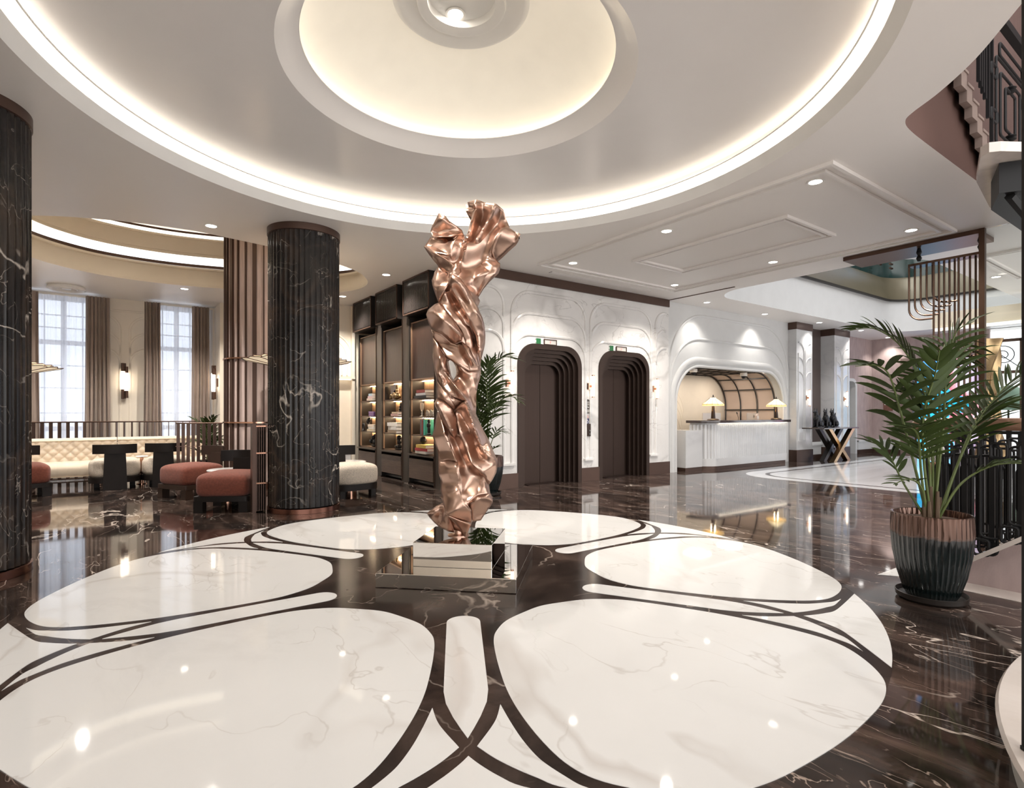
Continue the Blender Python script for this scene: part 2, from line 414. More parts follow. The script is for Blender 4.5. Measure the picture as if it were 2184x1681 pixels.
# upper side well above everything that rises through it
struct(c.build('ceiling',M['plaster'],smooth=False),'flat off-white plaster ceiling')
# --- big round cove
P=[(2.97,HC),(2.90,3.72)]
c=MB(); c.lathe([(2.97,HC),(2.945,3.655),(2.905,3.715)],128,cap=False)
struct(c.build('trim_6',M['soft_white'],smooth=True),'sloping plaster lip of the great round ceiling cove')
# the diffuser ring is the cove lamp itself
rings=thing('cove_light','large glowing ring lamp around the round ceiling dome over the sculpture','cove light',(0,0,0))
c=MB(); c.lathe([(2.905,3.717),(2.875,3.765),(2.84,3.797)],128,cap=False); c.build('diffuser',M['warm'],rings)
c=MB(); c.lathe([(2.84,3.797),(2.832,3.799),(2.832,3.806),(2.85,3.808)],128,cap=False); c.build('lip',M['soft_white'],rings)
c=MB(); c.lathe([(2.90,3.815),(2.92,3.85),(2.93,3.865)],128,cap=False); c.build('led_strip',M['cove_hidden'],rings)
# upper disc with the dome in its middle
c=MB()
c.lathe([(3.02,3.80),(3.02,3.905),(2.9,3.905),(1.37,3.905)],128,cap=False)
struct(c.build('trim_7',M['gloss_plaster'],smooth=True,ang=30),'glossy stretched ceiling inside the round cove')
c=MB(); c.lathe([(1.37,3.905),(1.30,3.955),(1.215,4.02),(1.205,4.022),(1.205,4.03),(1.25,4.035)],128,cap=False)
struct(c.build('trim_8',M['gloss_plaster'],smooth=True,ang=40),'pale sloping ring around the cream ceiling dome')
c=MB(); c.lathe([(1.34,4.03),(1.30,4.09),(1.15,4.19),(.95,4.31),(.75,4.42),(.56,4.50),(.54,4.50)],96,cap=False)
struct(c.build('trim_9',M['bowl_glow'],smooth=True),'cream lit bowl of the ceiling dome')
inner=thing('cove_light','thin hidden ring lamp glowing inside the cream ceiling dome','cove light',(0,0,0))
c=MB(); c.lathe([(1.27,4.045),(1.305,4.06)],96,cap=False); c.build('led_strip',emis('dome_led',(1.,.86,.66),4.),inner)
c=MB(); c.lathe([(.54,4.50),(.51,4.475),(.49,4.475),(.43,4.49),(.355,4.50)],96,cap=False); c.lathe([(.355,4.50),(.345,4.47),(.33,4.47),(.27,4.50),(.265,4.56),(.0001,4.57)],96,cap=False)
struct(c.build('trim_10',M['soft_white'],smooth=True,ang=40),'stepped white rings at the crown of the dome')

# --- lounge oval cove, profile measured outwards
ccw = sum(lounge[i][0]*lounge[(i+1)%len(lounge)][1]-lounge[(i+1)%len(lounge)][0]*lounge[i][1] for i in range(len(lounge)))>0
if not ccw: lounge=lounge[::-1]
c=MB(); c.sweep(lounge,[(0,HC),(0,3.665),(.015,3.67),(.05,3.93),(-.01,3.94),(-.01,3.975),(.03,3.98)])
struct(c.build('trim_11',M['cream'],smooth=True,ang=40),'cream fascia of the oval lounge ceiling')
c=MB(); c.sweep(lounge,[(.03,3.985),(.03,4.04)]); struct(c.build('trim_12',M['bronze_trim'],smooth=True),'dark slot in the oval lounge ceiling')
lc=thing('cove_light','glowing oval ring lamp in the lounge ceiling above the curved sofas','cove light',(0,0,0))
c=MB(); c.sweep(lounge,[(.02,4.045),(-.01,4.10),(-.06,4.16)]); c.build('diffuser',M['warm_lounge'],lc)
c=MB(); c.sweep(lounge,[(-.06,4.163),(-.07,4.165),(-.07,4.21),(-.10,4.215),(-.16,4.44),(-.19,4.45),(-.19,4.48)])
struct(c.build('trim_13',M['cream'],smooth=True,ang=40),'upper cream fascia of the oval lounge ceiling')
c=MB(); c.sweep(lounge,[(-.19,4.482),(-.215,4.53)]); c.build('diffuser',M['warm_lounge'],lc)
c=MB(); c.sweep(lounge,[(-.20,4.535),(-.20,4.575)]); struct(c.build('trim_14',M['bronze_trim']),'upper dark slot of the oval lounge ceiling')
c=MB(); c.prism(lounge,4.60,4.64); struct(c.build('trim_15',M['cream'],smooth=False),'raised centre of the oval lounge ceiling')

# --- ceiling panel mouldings
def frame(mb,x0,x1,y0,y1,w):
    for o,ww,h in ((0,.035,.036),(.045,.020,.022),(w,.035,.030)):
        a=[(x0+o,y0+o),(x1-o,y0+o),(x1-o,y1-o),(x0+o,y1-o)]
        i=[(x0+o+ww,y0+o+ww),(x1-o-ww,y0+o+ww),(x1-o-ww,y1-o-ww),(x0+o+ww,y1-o-ww)]
        V=[(p[0],p[1],HC-.0005) for p in a]+[(p[0],p[1],HC-h) for p in a]+[(p[0],p[1],HC-h) for p in i]+[(p[0],p[1],HC-.0005) for p in i]
        F=[]
        for s in range(3):
            for k in range(4): F.append((s*4+k,s*4+(k+1)%4,(s+1)*4+(k+1)%4,(s+1)*4+k))
        mb.add(V,F)
c=MB(); frame(c,3.22,6.58,-1.35,3.10,.13); struct(c.build('trim_16',M['plaster'],smooth=False),'large rectangular moulding on the ceiling')
c=MB(); frame(c,4.27,5.50,-.36,2.09,.09); struct(c.build('trim_17',M['plaster'],smooth=False),'small rectangular moulding inside the large ceiling moulding')
c=MB(); frame(c,8.3,10.55,-3.6,-1.05,.11); struct(c.build('trim_35',M['plaster'],smooth=False),'rectangular ceiling moulding beyond the glass screen')
# line where the reception ceiling begins
c=MB(); c.box(7.19,7.215,2.2,3.78,HC-.012,HC-.0005); struct(c.build('trim_18',M['bronze'],smooth=False),'thin dark joint in the ceiling by the reception')
# slots
def slot(x0,x1,y0,y1,label,along):
    t=thing('air_slot',label,'air vent',((x0+x1)/2,(y0+y1)/2,HC))
    dx,dy=(x1-x0)/2,(y1-y0)/2
    b=MB(); b.box(-dx,dx,-dy,dy,-.004,-.0001); b.build('slot_backing',M['olive_edge'],t,smooth=False)
    b=MB()
    for k in (-1,-.33,.33,1):
        if along=='x': b.box(-dx,dx,k*dy*.93-.004,k*dy*.93+.004,-.012,-.0008)
        else: b.box(k*dx*.93-.004,k*dx*.93+.004,-dy,dy,-.012,-.0008)
    b.build('blade',M['plaster'],t,smooth=False)
slot(3.72,6.19,3.335,3.425,'long dark air slot in the ceiling above the lift doors','x')
slot(6.60,6.68,.65,3.08,'long dark air slot along the reception side of the large ceiling moulding','y')

# --- atrium: pale fascia, olive cove, teal glass, roof
def ring(name,z0,z1,m,label,off=0.,off2=None):
    p=rrect(7.42-off,16.5+off,-.6-off,2.91+off,.75+off,10)
    b=MB(); b.sweep(p,[(0,z0),(0 if off2 is None else off2,z1)]); return struct(b.build(name,m,smooth=True),label)
ring('trim_19',HC,4.48,M['wall_white'],'pale upright face of the opening above the reception')
p=rrect(7.42,16.5,-.6,2.91,.75,10)
b=MB(); b.sweep(p,[(0,4.48),(-.05,4.48),(-.06,4.53),(-.05,4.53)]); struct(b.build('trim_20',M['olive_edge']),'black edge line around the upper gallery')
b=MB(); b.sweep(p,[(-.05,4.53),(-.02,4.75),(.04,4.98),(.14,5.14),(.14,5.2)]); struct(b.build('trim_21',M['olive'],ang=60),'olive curved underside of the upper gallery')
gl=thing('glass_balustrade','teal glass balustrade of the upper gallery over the reception','balustrade',(0,0,5.2))
b=MB(); b.sweep(p,[(.14,0),(.14,.86)]); b.build('glass_panel',M['teal'],gl)
for X in [8.2+.75*k for k in range(11)]:
    for z in (.18,.30,.56,.68):
        for dx in (0,.12):
            b=MB(); b.obox((X+dx,2.755,z),(.045,.05,.045)); b.build('fixing_stud',M['tube'],gl,smooth=False)
# upper floor wall and roof of the atrium
b=MB(); b.box(6.9,19,4.4,4.5,3.9,8.4); struct(b.build('wall_upper',M['pink'],smooth=False),'upper gallery wall')
b=MB(); plate(b,[(6.9,-9),(19,-9),(19,4.5),(6.9,4.5)],[rrect(8,16,-.5,2.5,.5)],8.4); struct(b.build('ceiling_upper',M['plaster'],smooth=False),'roof over the atrium with a skylight opening')
# ================================================================ WALLS
def moulding(mb,path,y,w=.030,h=.026,face=-1):
    """half round bead along a path in the plane y (x,z)"""
    N_=len(path); vs=[]; m=5
    for i in range(N_):
        t=Vector(path[min(i+1,N_-1)])-Vector(path[max(i-1,0)]); t.normalize(); nn=Vector((t.y,-t.x))
        for k in range(m):
            a=PI*k/(m-1); o=w*math.cos(a); hh=h*math.sin(a)
            vs.append((path[i][0]+nn.x*o, y+face*hh, path[i][1]+nn.y*o))
    fs=[(i*m+k,(i+1)*m+k,(i+1)*m+k+1,i*m+k+1) for i in range(N_-1) for k in range(m-1)]
    mb.add(vs,fs)
YE=3.72
LIFTS=((3.31,4.70),(5.20,6.55))
# --- lift wall with two openings
holes=[[(x0,-.001)]+arch_path(x0,x1,0,2.42,.36)[0:]+[] for x0,x1 in LIFTS]
holes=[arch_path(x0,x1,.0,2.42,.36) for x0,x1 in LIFTS]
outerp=[(2.12,0),(3.31,0)]+holes[0][1:-1]+[(4.70,0),(5.20,0)]+holes[1][1:-1]+[(6.55,0),(7.2,0),(7.2,HC),(2.12,HC)]
w=MB(); wall_plate(w,outerp,[],YE,YE+.5)
struct(w.build('wall_lift',M['calacatta'],smooth=False),'veined white marble wall around the two lifts')
w=MB(); w.box(7.2,7.21,3.72,4.4,0,HC); struct(w.build('wall_return',M['wall_white'],smooth=False))
w=MB(); w.box(1.9,7.2,YE-.03,YE-.001,HC-.155,HC-.001); struct(w.build('trim_22',M['bronze_trim'],smooth=False),'brown band at the top of the lift wall')
w=MB()
for x0,x1 in ((2.12,3.285),(4.725,5.175),(6.575,7.22)): w.box(x0,x1,YE-.022,YE-.001,.001,.25)
struct(w.build('baseboard_lift',M['bronze_trim'],smooth=False),'tall brown skirting of the lift wall')
w=MB()
for x0,x1 in ((3.16,4.84),(4.96,6.66)):
    for zt in (3.32,2.96,2.60): moulding(w,arch_path(x0,x1,(.42 if zt>3.3 else zt-.42),zt,.40),YE)
for zt in (3.32,2.96,2.60):
    moulding(w,arch_path(2.4,3.0,(.42 if zt>3.3 else zt-.36),zt,.28),YE)
    moulding(w,arch_path(6.79,7.35,(.42 if zt>3.3 else zt-.36),zt,.28)[:14],YE)
for x0,x1 in ((2.86,3.22),(4.79,5.02),(6.58,6.84)): w.box(x0,x1,YE-.05,YE-.001,.385,.42)
struct(w.build('trim_23',M['calacatta'],smooth=True),'raised nested arch beads on the marble lift wall')
# --- lifts
for n,(x0,x1) in enumerate(LIFTS):
    d=bpy.data.objects.new('door_%d'%(n+1),None); COL.objects.link(d); d.location=((x0+x1)/2,YE,0); struct(d,('left','right')[n]+' lift entrance with stepped bronze arch','lift')
    hw=(x1-x0)/2; b=MB()
    steps=5; stp=.060; dep=.062
    for s in range(steps):
        i=stp*s; yo=-.02+dep*s
        A=arch_path(-hw+i-(.03 if s==0 else 0),hw-i+(.03 if s==0 else 0),0.001,2.42-i+(.03 if s==0 else 0),max(.36-i*.55,.1),10); B=arch_path(-hw+i+stp,hw-i-stp,0.001,2.42-i-stp,max(.36-(i+stp)*.55,.1),10)
        n_=len(A)
        V=[(p[0],yo,p[1]) for p in A]+[(p[0],yo,p[1]) for p in B]+[(p[0],yo+dep,p[1]) for p in B]+[(p[0],yo+.02,p[1]) for p in A]
        F=[]
        for k in range(n_-1):
            F+= [(k,k+1,n_+k+1,n_+k),(n_+k,n_+k+1,2*n_+k+1,2*n_+k),(3*n_+k,3*n_+k+1,k+1,k)]
        b.add(V,F)
    b.build('arch_surround',M['portal'],d,ang=30)
    b=MB(); iw=hw-stp*steps
    for sgn in (-1,1):
        b=MB(); b.box(min(0.004*sgn,sgn*(iw+.02)),max(.004*sgn,sgn*(iw+.02)),.30,.33,.002,2.15); b.build('door_leaf',M['brushed'],d,smooth=False)
    b=MB(); b.box(-hw,hw,.335,.345,0.002,2.4); b.build('door_back',M['olive_edge'],d,smooth=False)
    b=MB(); b.box(-hw+.3,hw-.3,.12,.34,.0015,.006); b.build('sill_plate',M['brushed'],d,smooth=False)
# --- lift signs
GREEN=mat('sign_green',(.008,.12,.035),.5); WHITE=mat('sign_white',(.8,.8,.78),.5); DARKS=mat('sign_brown',(.05,.038,.03),.5); BLUE=mat('sign_blue',(.012,.016,.09),.5); REDS=mat('sign_red',(.5,.03,.03),.5)
REDL=emis('red_digit',(1.,.12,.1),2.); INDM=mat('indicator_face',(.52,.50,.47),.3)
def glyph(mb,shape,cx,cz,s,y):
    for q in shape:
        if q[0]=='d': mb.prism([(cx+s*(q[1]+q[3]*math.cos(2*PI*k/14)),cz+s*(q[2]+q[3]*math.sin(2*PI*k/14))) for k in range(14)],y-.0012,y,axis='y')
        elif q[0]=='p': mb.prism([(cx+s*a,cz+s*b) for a,b in q[1]],y-.0012,y,axis='y')
        elif q[0]=='r':
            n=20; a0,a1=q[5],q[6]
            A=[(cx+s*(q[1]+q[3]*math.cos(rad(a0+(a1-a0)*k/n))),cz+s*(q[2]+q[3]*math.sin(rad(a0+(a1-a0)*k/n)))) for k in range(n+1)]
            B=[(cx+s*(q[1]+q[4]*math.cos(rad(a0+(a1-a0)*k/n))),cz+s*(q[2]+q[4]*math.sin(rad(a0+(a1-a0)*k/n)))) for k in range(n+1)]
            for k in range(n): mb.prism([A[k],A[k+1],B[k+1],B[k]],y-.0012,y,axis='y')
def ln(x0,z0,x1,z1,w):
    d=Vector((x1-x0,z1-z0)).normalized(); n_=Vector((-d.y,d.x))*w/2
    return ('p',[(x0+n_.x,z0+n_.y),(x1+n_.x,z1+n_.y),(x1-n_.x,z1-n_.y),(x0-n_.x,z0-n_.y)])
for nm,gx,bx in (('left',3.73,3.99),('right',5.51,5.775)):
    t=thing('green_sign','small green square sign above the %s lift'%nm,'sign',(gx,YE,2.495))
    b=MB(); b.box(-.052,.052,-.008,-.001,-.05,.05); b.build('sign_plate',GREEN,t,smooth=False)
    for xa in (-.070,.0525):
        b=MB(); b.box(xa,xa+.0175,-.007,-.001,-.05,.05); b.build('sign_edge',WHITE,t,smooth=False)
    for za in (-.04,.02):
        b=MB(); b.box(-.068,-.056,-.0085,-.0071,za,za+.022); b.build('sign_mark',DARKS,t,smooth=False)
    t=thing('floor_indicator','slim framed floor display above the %s lift'%nm,'lift display',(bx,YE,2.495))
    b=MB(); wall_plate(b,rrect(-.145,.145,-.05,.05,.012,3),[rrect(-.130,.130,-.036,.036,.006,3)],-.02,-.001); b.build('display_frame',M['bronze_trim'],t,smooth=False)
    b=MB(); b.box(-.130,.130,-.012,-.002,-.036,.036); b.build('display_face',INDM,t,smooth=False)
    b=MB(); glyph(b,[ln(-.3,.6,.3,.6,.2),ln(.3,.6,.3,.0,.2),ln(-.3,0,.3,0,.2),ln(-.3,0,-.3,-.6,.2),ln(-.3,-.6,.3,-.6,.2)],0,0,.03,-.0125); b.build('lit_digit',REDL,t,smooth=False)
t=thing('call_sign','arched brown notice plate between the two lifts','sign',(4.89,YE,1.36))
b=MB(); b.prism(arch_path(-.06,.06,-.11,.15,.058),-.008,-.001,axis='y'); b.build('sign_plate',DARKS,t,smooth=False)
b=MB()
for k in range(5): b.box(-.034,.034,-.0095,-.0082,.105-.016*k,.112-.016*k)
for k in range(4): b.box(-.042,.042,-.0095,-.0082,-.045-.014*k,-.038-.014*k)
b.build('printed_lines',M['paper'],t,smooth=False)
b=MB(); glyph(b,[('d',-.15,.7,.2),ln(-.5,-.6,0,.3,.25),ln(0,.3,.5,.0,.2),('p',[(.55,-.55),(1.0,-.55),(1.0,.6),(.55,.1)])],-.008,.004,.030,-.0082); b.build('pictogram',WHITE,t,smooth=False)
t=thing('no_smoking_sign','tiny round red and white no smoking sticker between the lifts','sign',(4.885,YE,1.188))
b=MB(); b.prism([(.027*math.cos(2*PI*k/24),.027*math.sin(2*PI*k/24)) for k in range(24)],-.003,-.001,axis='y'); b.build('sticker',WHITE,t,smooth=False)
b=MB(); glyph(b,[('r',0,0,1,.8,0,360),ln(-.6,.6,.6,-.6,.2)],0,0,.026,-.0032); b.build('prohibition_ring',REDS,t,smooth=False)
b=MB(); glyph(b,[ln(-.6,-.05,.5,-.05,.18)],0,0,.026,-.0032); b.build('cigarette_mark',DARKS,t,smooth=False)
t=thing('wheelchair_sign','small blue wheelchair sign between the two lifts','sign',(4.885,YE,1.11))
b=MB(); b.box(-.037,.037,-.004,-.001,-.048,.048); b.build('sticker',BLUE,t,smooth=False)
b=MB(); glyph(b,[('d',-.2,1.0,.16),('r',0,-.35,.62,.46,110,400),ln(-.2,.75,-.12,0,.2),ln(-.12,0,.45,0,.18),ln(.45,0,.72,-.65,.18),ln(-.15,.4,.35,.4,.14)],0,0,.037,-.0042); b.build('wheelchair_mark',WHITE,t,smooth=False)
t=thing('call_button_unit','bronze lift call panel with two buttons','call panel',(4.90,YE,.945))
b=MB(); b.box(-.045,.045,-.03,-.001,-.115,.115); b.build('panel',M['portal'],t,smooth=False,bevel=.003)
for z in (-.01,-.075):
    b=MB(); b.lathe([(.0001,.0),(.022,.0),(.022,.008),(.0001,.010)],18); o=b.build('button',M['black_frame'],t); o.rotation_euler=(PI/2,0,0); o.location=(.012,-.0305,z)
    b2=MB(); glyph(b2,[('p',[(-.5,-.4),(.5,-.4),(0,.5)] if z>-.05 else [(-.5,.4),(0,-.5),(.5,.4)])],.012,z,.014,-.0405); b2.build('arrow_mark',WHITE,t,smooth=False)
# --- tube sconces on marble
def tube_sconce(x,y,z,label,h=.40):
    t=thing('tube_sconce',label,'wall light',(x,y,z),group='tube wall lights on marble')
    b=MB(); b.box(-.085,-.01,-.05,-.001,-.06,.06); b.build('bracket',M['rosegold'],t,smooth=False)
    b=MB(); b.lathe([(.026,-h/2+.015),(.026,h/2-.015)],16,(0,-.075,0)); b.build('lit_glass_tube',M['tube_light'],t)
    for s in (-1,1):
        b=MB(); b.cyl((0,-.075,s*h/2-.012 if s>0 else -h/2-.008),.029,.02,16); b.build('end_cap',M['rosegold'],t)
    b=MB(); b.box(-.04,-.0,-.076,-.03,-.02,.02); b.build('arm',M['rosegold'],t,smooth=False)
tube_sconce(3.12,YE,1.75,'lit glass tube wall light behind the potted palm beside the left lift')
tube_sconce(4.96,YE,1.75,'lit glass tube wall light between the two lifts')
tube_sconce(6.76,YE,1.75,'lit glass tube wall light on the right of the right lift')

# --- reception wall
YR=3.80
RX0,RX1,RZ=7.50,11.92,2.33
hole=arch_path(RX0,RX1,0,RZ,.85,14)
outerp=[(7.2,0)]+hole+[(12.9,0),(12.9,HC),(7.2,HC)]
w=MB(); wall_plate(w,outerp,[],YR,YR+.22); struct(w.build('wall_reception',M['wall_white'],smooth=False),'white wall with a rounded opening above the reception desk')
w=MB()
def wsweep(x0,x1,zb,zt,r,ww,h): moulding(w,arch_path(x0,x1,zb,zt,r,14),YR,ww,h)
wsweep(7.34,12.10,.0,3.42,1.15,.03,.03); wsweep(7.36,12.06,1.9,2.90,1.0,.03,.03)
wsweep(RX0-.08,RX1+.08,0,RZ+.10,.9,.075,.05); wsweep(RX0+.03,RX1-.03,0,RZ-.03,.83,.035,.03)
struct(w.build('trim_24',M['wall_white'],smooth=True,ang=60),'rounded plaster beads around the reception opening')
# alcove behind
YB=5.55
w=MB(); w.box(7.15,12.5,YB,YB+.1,0,2.6); struct(w.build('wall_alcove_back',M['cream'],smooth=False),'cream back wall of the reception alcove')
w=MB(); w.box(7.30,7.42,YR+.2,YB,0,2.6); struct(w.build('wall_alcove_left',M['cream'],smooth=False))
w=MB()
for zt in (2.0,1.83,1.66,1.42,1.2): moulding(w,[(7.4,zt),(9.2,zt)]+[(9.2+(.75+.2*(zt-1.2))*math.sin(rad(a)),zt-(.75)*(1-math.cos(rad(a)))) for a in range(10,91,10)],YB,.010,.008)
struct(w.build('trim_25',M['cream'],smooth=True),'thin curved beads on the alcove back wall')
# curved panel vault with a black grid
VR=.86; VX=11.95; VZ=2.30
def vault(t):                        # t in 0..1 : floor -> curve -> flat ceiling
    L1=VZ-VR; L2=VR*PI/2; L3=3.6; s=t*(L1+L2+L3)
    if s<L1: return (VX,s)
    if s<L1+L2:
        a=(s-L1)/VR; return (VX-VR+VR*math.cos(a), VZ-VR+VR*math.sin(a))
    return (VX-VR-(s-L1-L2),VZ)
w=MB(); w.grid(lambda i,j:(vault(i)[0]+.01,YR+.2+(YB-YR-.2)*j,vault(i)[1]+.004),80,2)
struct(w.build('ceiling_alcove',mat('blush_panel',(.62,.50,.42),.55),smooth=True),'blush panels curving from the alcove wall into its ceiling')
grid_t=thing('ceiling_grid','black metal grid over the curved blush panels in the reception alcove','grid',(0,0,0))
for y in (4.06,4.55,5.04,5.50):
    w=MB(); w.tube([(vault(k/90)[0]-.012,y,vault(k/90)[1]-.008) for k in range(91)],.020,4); w.build('curved_bar',M['black_frame'],grid_t,ang=50)
for z_t in [(.95),(1.35)]+[VZ-VR+VR*math.sin(a) for a in (.55,1.0)]:
    if z_t<VZ-VR: xx=VX
    else: xx=VX-VR+math.sqrt(max(VR*VR-(z_t-VZ+VR)**2,0))
    w=MB(); w.box(xx-.03,xx-.005,4.04,5.52,z_t-.014,z_t+.014); w.build('cross_bar',M['black_frame'],grid_t,smooth=False)
for k in range(8):
    xx=VX-VR-.42*k-.1
    w=MB(); w.box(xx-.014,xx+.014,4.04,5.52,VZ-.03,VZ-.006); w.build('cross_bar',M['black_frame'],grid_t,smooth=False)
# side archway beads on the left wall of the alcove
w=MB(); 
for r in (.55,.65,.8):
    vs=[(7.425,4.2+.02+r*math.sin(rad(a)),1.1+r*1.0*math.cos(rad(a))) for a in range(0,91,9)]+[(7.425,4.22+r,.15)]
    w.tube(vs,.012,6)
struct(w.build('trim_26',M['cream']),'arched beads on the left wall of the alcove')
w=MB(); w.box(7.42,7.46,YR+.22,YB,.001,.13); w.box(7.42,12.0,YB-.03,YB,.001,.13); struct(w.build('baseboard_alcove',M['bronze_trim'],smooth=False))

# --- the two marble pillars
def pillar(x0,x1,y0,y1,lab_,arches):
    t=thing('marble_pillar',lab_,'pillar',((x0+x1)/2,(y0+y1)/2,0),group='square marble pillars by reception')
    hx,hy=(x1-x0)/2,(y1-y0)/2
    b=MB(); b.box(-hx,hx,-hy,hy,.27,HC-.16); b.build('shaft',M['pillar_marble'],t,smooth=False)
    b=MB(); b.box(-hx-.015,hx+.015,-hy-.015,hy+.01,.001,.30); b.build('base_band',M['bronze_trim'],t,smooth=False)
    b=MB(); b.box(-hx-.01,hx+.01,-hy-.012,hy+.01,HC-.185,HC-.001); b.build('top_band',M['bronze_trim'],t,smooth=False)
    b=MB()
    for s in (-1,1):
        xs=(-hx*.78,-hx*.08) if s<0 else (hx*.08,hx*.78)
        for zt in (3.1,2.72,2.34):
            if s<0: p=[(xs[1],(.55 if zt>3 else zt-.3))]+[(xs[0]+(xs[1]-xs[0])*math.cos(rad(a)),zt-.28+.28*math.sin(rad(a))) for a in range(0,91,9)]
            else: p=[(xs[0],(.55 if zt>3 else zt-.3))]+[(xs[1]-(xs[1]-xs[0])*math.cos(rad(a)),zt-.28+.28*math.sin(rad(a))) for a in range(0,91,9)]
            moulding(b,p,-hy,.022,.02)
        moulding(b,[((xs[0] if s<0 else xs[1]),.55),((xs[0] if s<0 else xs[1]),2.82)],-hy,.022,.02)
        b.box(xs[0]-.03,xs[1]+.03,-hy-.03,-hy-.001,.52,.555)
    b.build('raised_beads',M['pillar_marble'],t)
pillar(12.13,12.95,3.58,4.0,'square white marble pillar beside the reception opening',1)
pillar(14.13,15.05,3.55,4.0,'square white marble pillar by the rounded doorway',1)
tube_sconce(12.66,3.58,1.66,'lit glass tube wall light on the pillar beside the reception',.42)
tube_sconce(14.72,3.55,1.66,'lit glass tube wall light on the pillar by the rounded doorway',.42)
# mirror between the pillars, its brown reflection of the room put into the colour
mm,nt,bb=newmat('brown_reflection_mirror'); bb.inputs['Metallic'].default_value=0; bb.inputs['Base Color'].default_value=(.085,.062,.056,1)
no=N(nt,'ShaderNodeTexNoise'); no.inputs['Scale'].default_value=3; no.inputs['Detail'].default_value=7
r=ramp(nt,[(.35,(.10,)*3),(.7,(.26,)*3)]); nt.links.new(no.outputs['Fac'],r.inputs['Fac']); nt.links.new(r.outputs['Color'],bb.inputs['Roughness'])
w=MB(); w.box(12.90,14.15,3.92,3.99,.45,HC-.002); tag(w.build('wall_mirror',mm,smooth=False),'tall cloudy mirror panel between the two marble pillars','mirror')
w=MB(); w.box(12.90,14.15,3.90,3.99,.10,.45); w.box(12.9,14.15,3.87,3.99,.36,.40); struct(w.build('baseboard_mirror',M['wall_white'],smooth=False))
w=MB(); w.box(12.9,14.15,3.89,3.99,.001,.10); struct(w.build('trim_27',M['bronze_trim'],smooth=False))
# --- mauve walls
w=MB(); wall_plate(w,[(15.0,0),(15.45,0)]+arch_path(15.45,16.55,0,2.28,.22)[1:-1]+[(16.55,0),(17.75,0),(17.75,HC),(15.0,HC)],[],4.02,4.25)
struct(w.build('wall_mauve',M['pink'],smooth=False),'mauve wallpapered wall with a rounded doorway')
dd=bpy.data.objects.new('door_3',None); COL.objects.link(dd); dd.location=(16.0,4.02,0); struct(dd,'dark rounded doorway framed in white','doorway')
w=MB(); A=arch_path(-.60,.60,0.001,2.33,.26); B=arch_path(-.50,.50,0.001,2.24,.20); n_=len(A)
V=[(p[0],-.03,p[1]) for p in A]+[(p[0],-.03,p[1]) for p in B]+[(p[0],.9,p[1]) for p in B]+[(p[0],0,p[1]) for p in A]
F=[]
for k in range(n_-1): F+=[(k,k+1,n_+k+1,n_+k),(n_+k,n_+k+1,2*n_+k+1,2*n_+k),(3*n_+k,3*n_+k+1,k+1,k)]
w.add(V,F); w.build('door_lining',M['wall_white'],dd,ang=30)
w=MB(); w.box(-.6,.6,.9,.92,0.001,2.3); w.build('dark_recess',M['blackhole'],dd,smooth=False)  # black sheet puts the dark of the unlit passage into colour
w=MB(); w.box(-.5,-.1,.3,.34,0.002,2.22); w.build('door_leaf',M['blackhole'],dd,smooth=False)
w=MB(); wall_plate(w,[(1.05,0),(4.02,0),(4.02,HC),(1.05,HC)],[],17.72,17.85,axis='x'); w.box(17.72,17.85,-9,-2.3,0,HC); struct(w.build('wall_far',M['pink'],smooth=False),'mauve wallpapered far wall')
w=MB(); w.box(16.62,17.72,3.96,4.02,.12,.40); w.box(17.66,17.72,2.9,4.02,.12,.40); w.box(16.62,17.72,3.94,4.02,.36,.42); w.box(17.64,17.72,2.9,4.02,.36,.42); struct(w.build('baseboard_far',M['wall_white'],smooth=False))
w=MB(); w.box(16.62,17.72,3.97,4.02,.001,.12); w.box(17.67,17.72,2.9,4.02,.001,.12); struct(w.build('trim_28',M['bronze_trim'],smooth=False))
t=thing('arched_sign','small arched brown sign on the mauve wall','sign',(17.72,3.55,0))
b=MB(); b.prism(arch_path(-.13,.13,1.33,1.73,.125),-.018,-.001,axis='x'); b.build('sign_plate',mat('sign_tan',(.16,.07,.05),.5,var=.3,vscale=30),t,smooth=False)
b=MB(); 
for k in range(5): b.box(-.0205,-.0185,.10-.048*k-.036,.10-.048*k,1.52,1.545)
b.prism([(.05,1.59),(.09,1.565),(.09,1.61)],-.0205,-.0185,axis='x')
b.build('pale_lettering',WHITE,t,smooth=False)
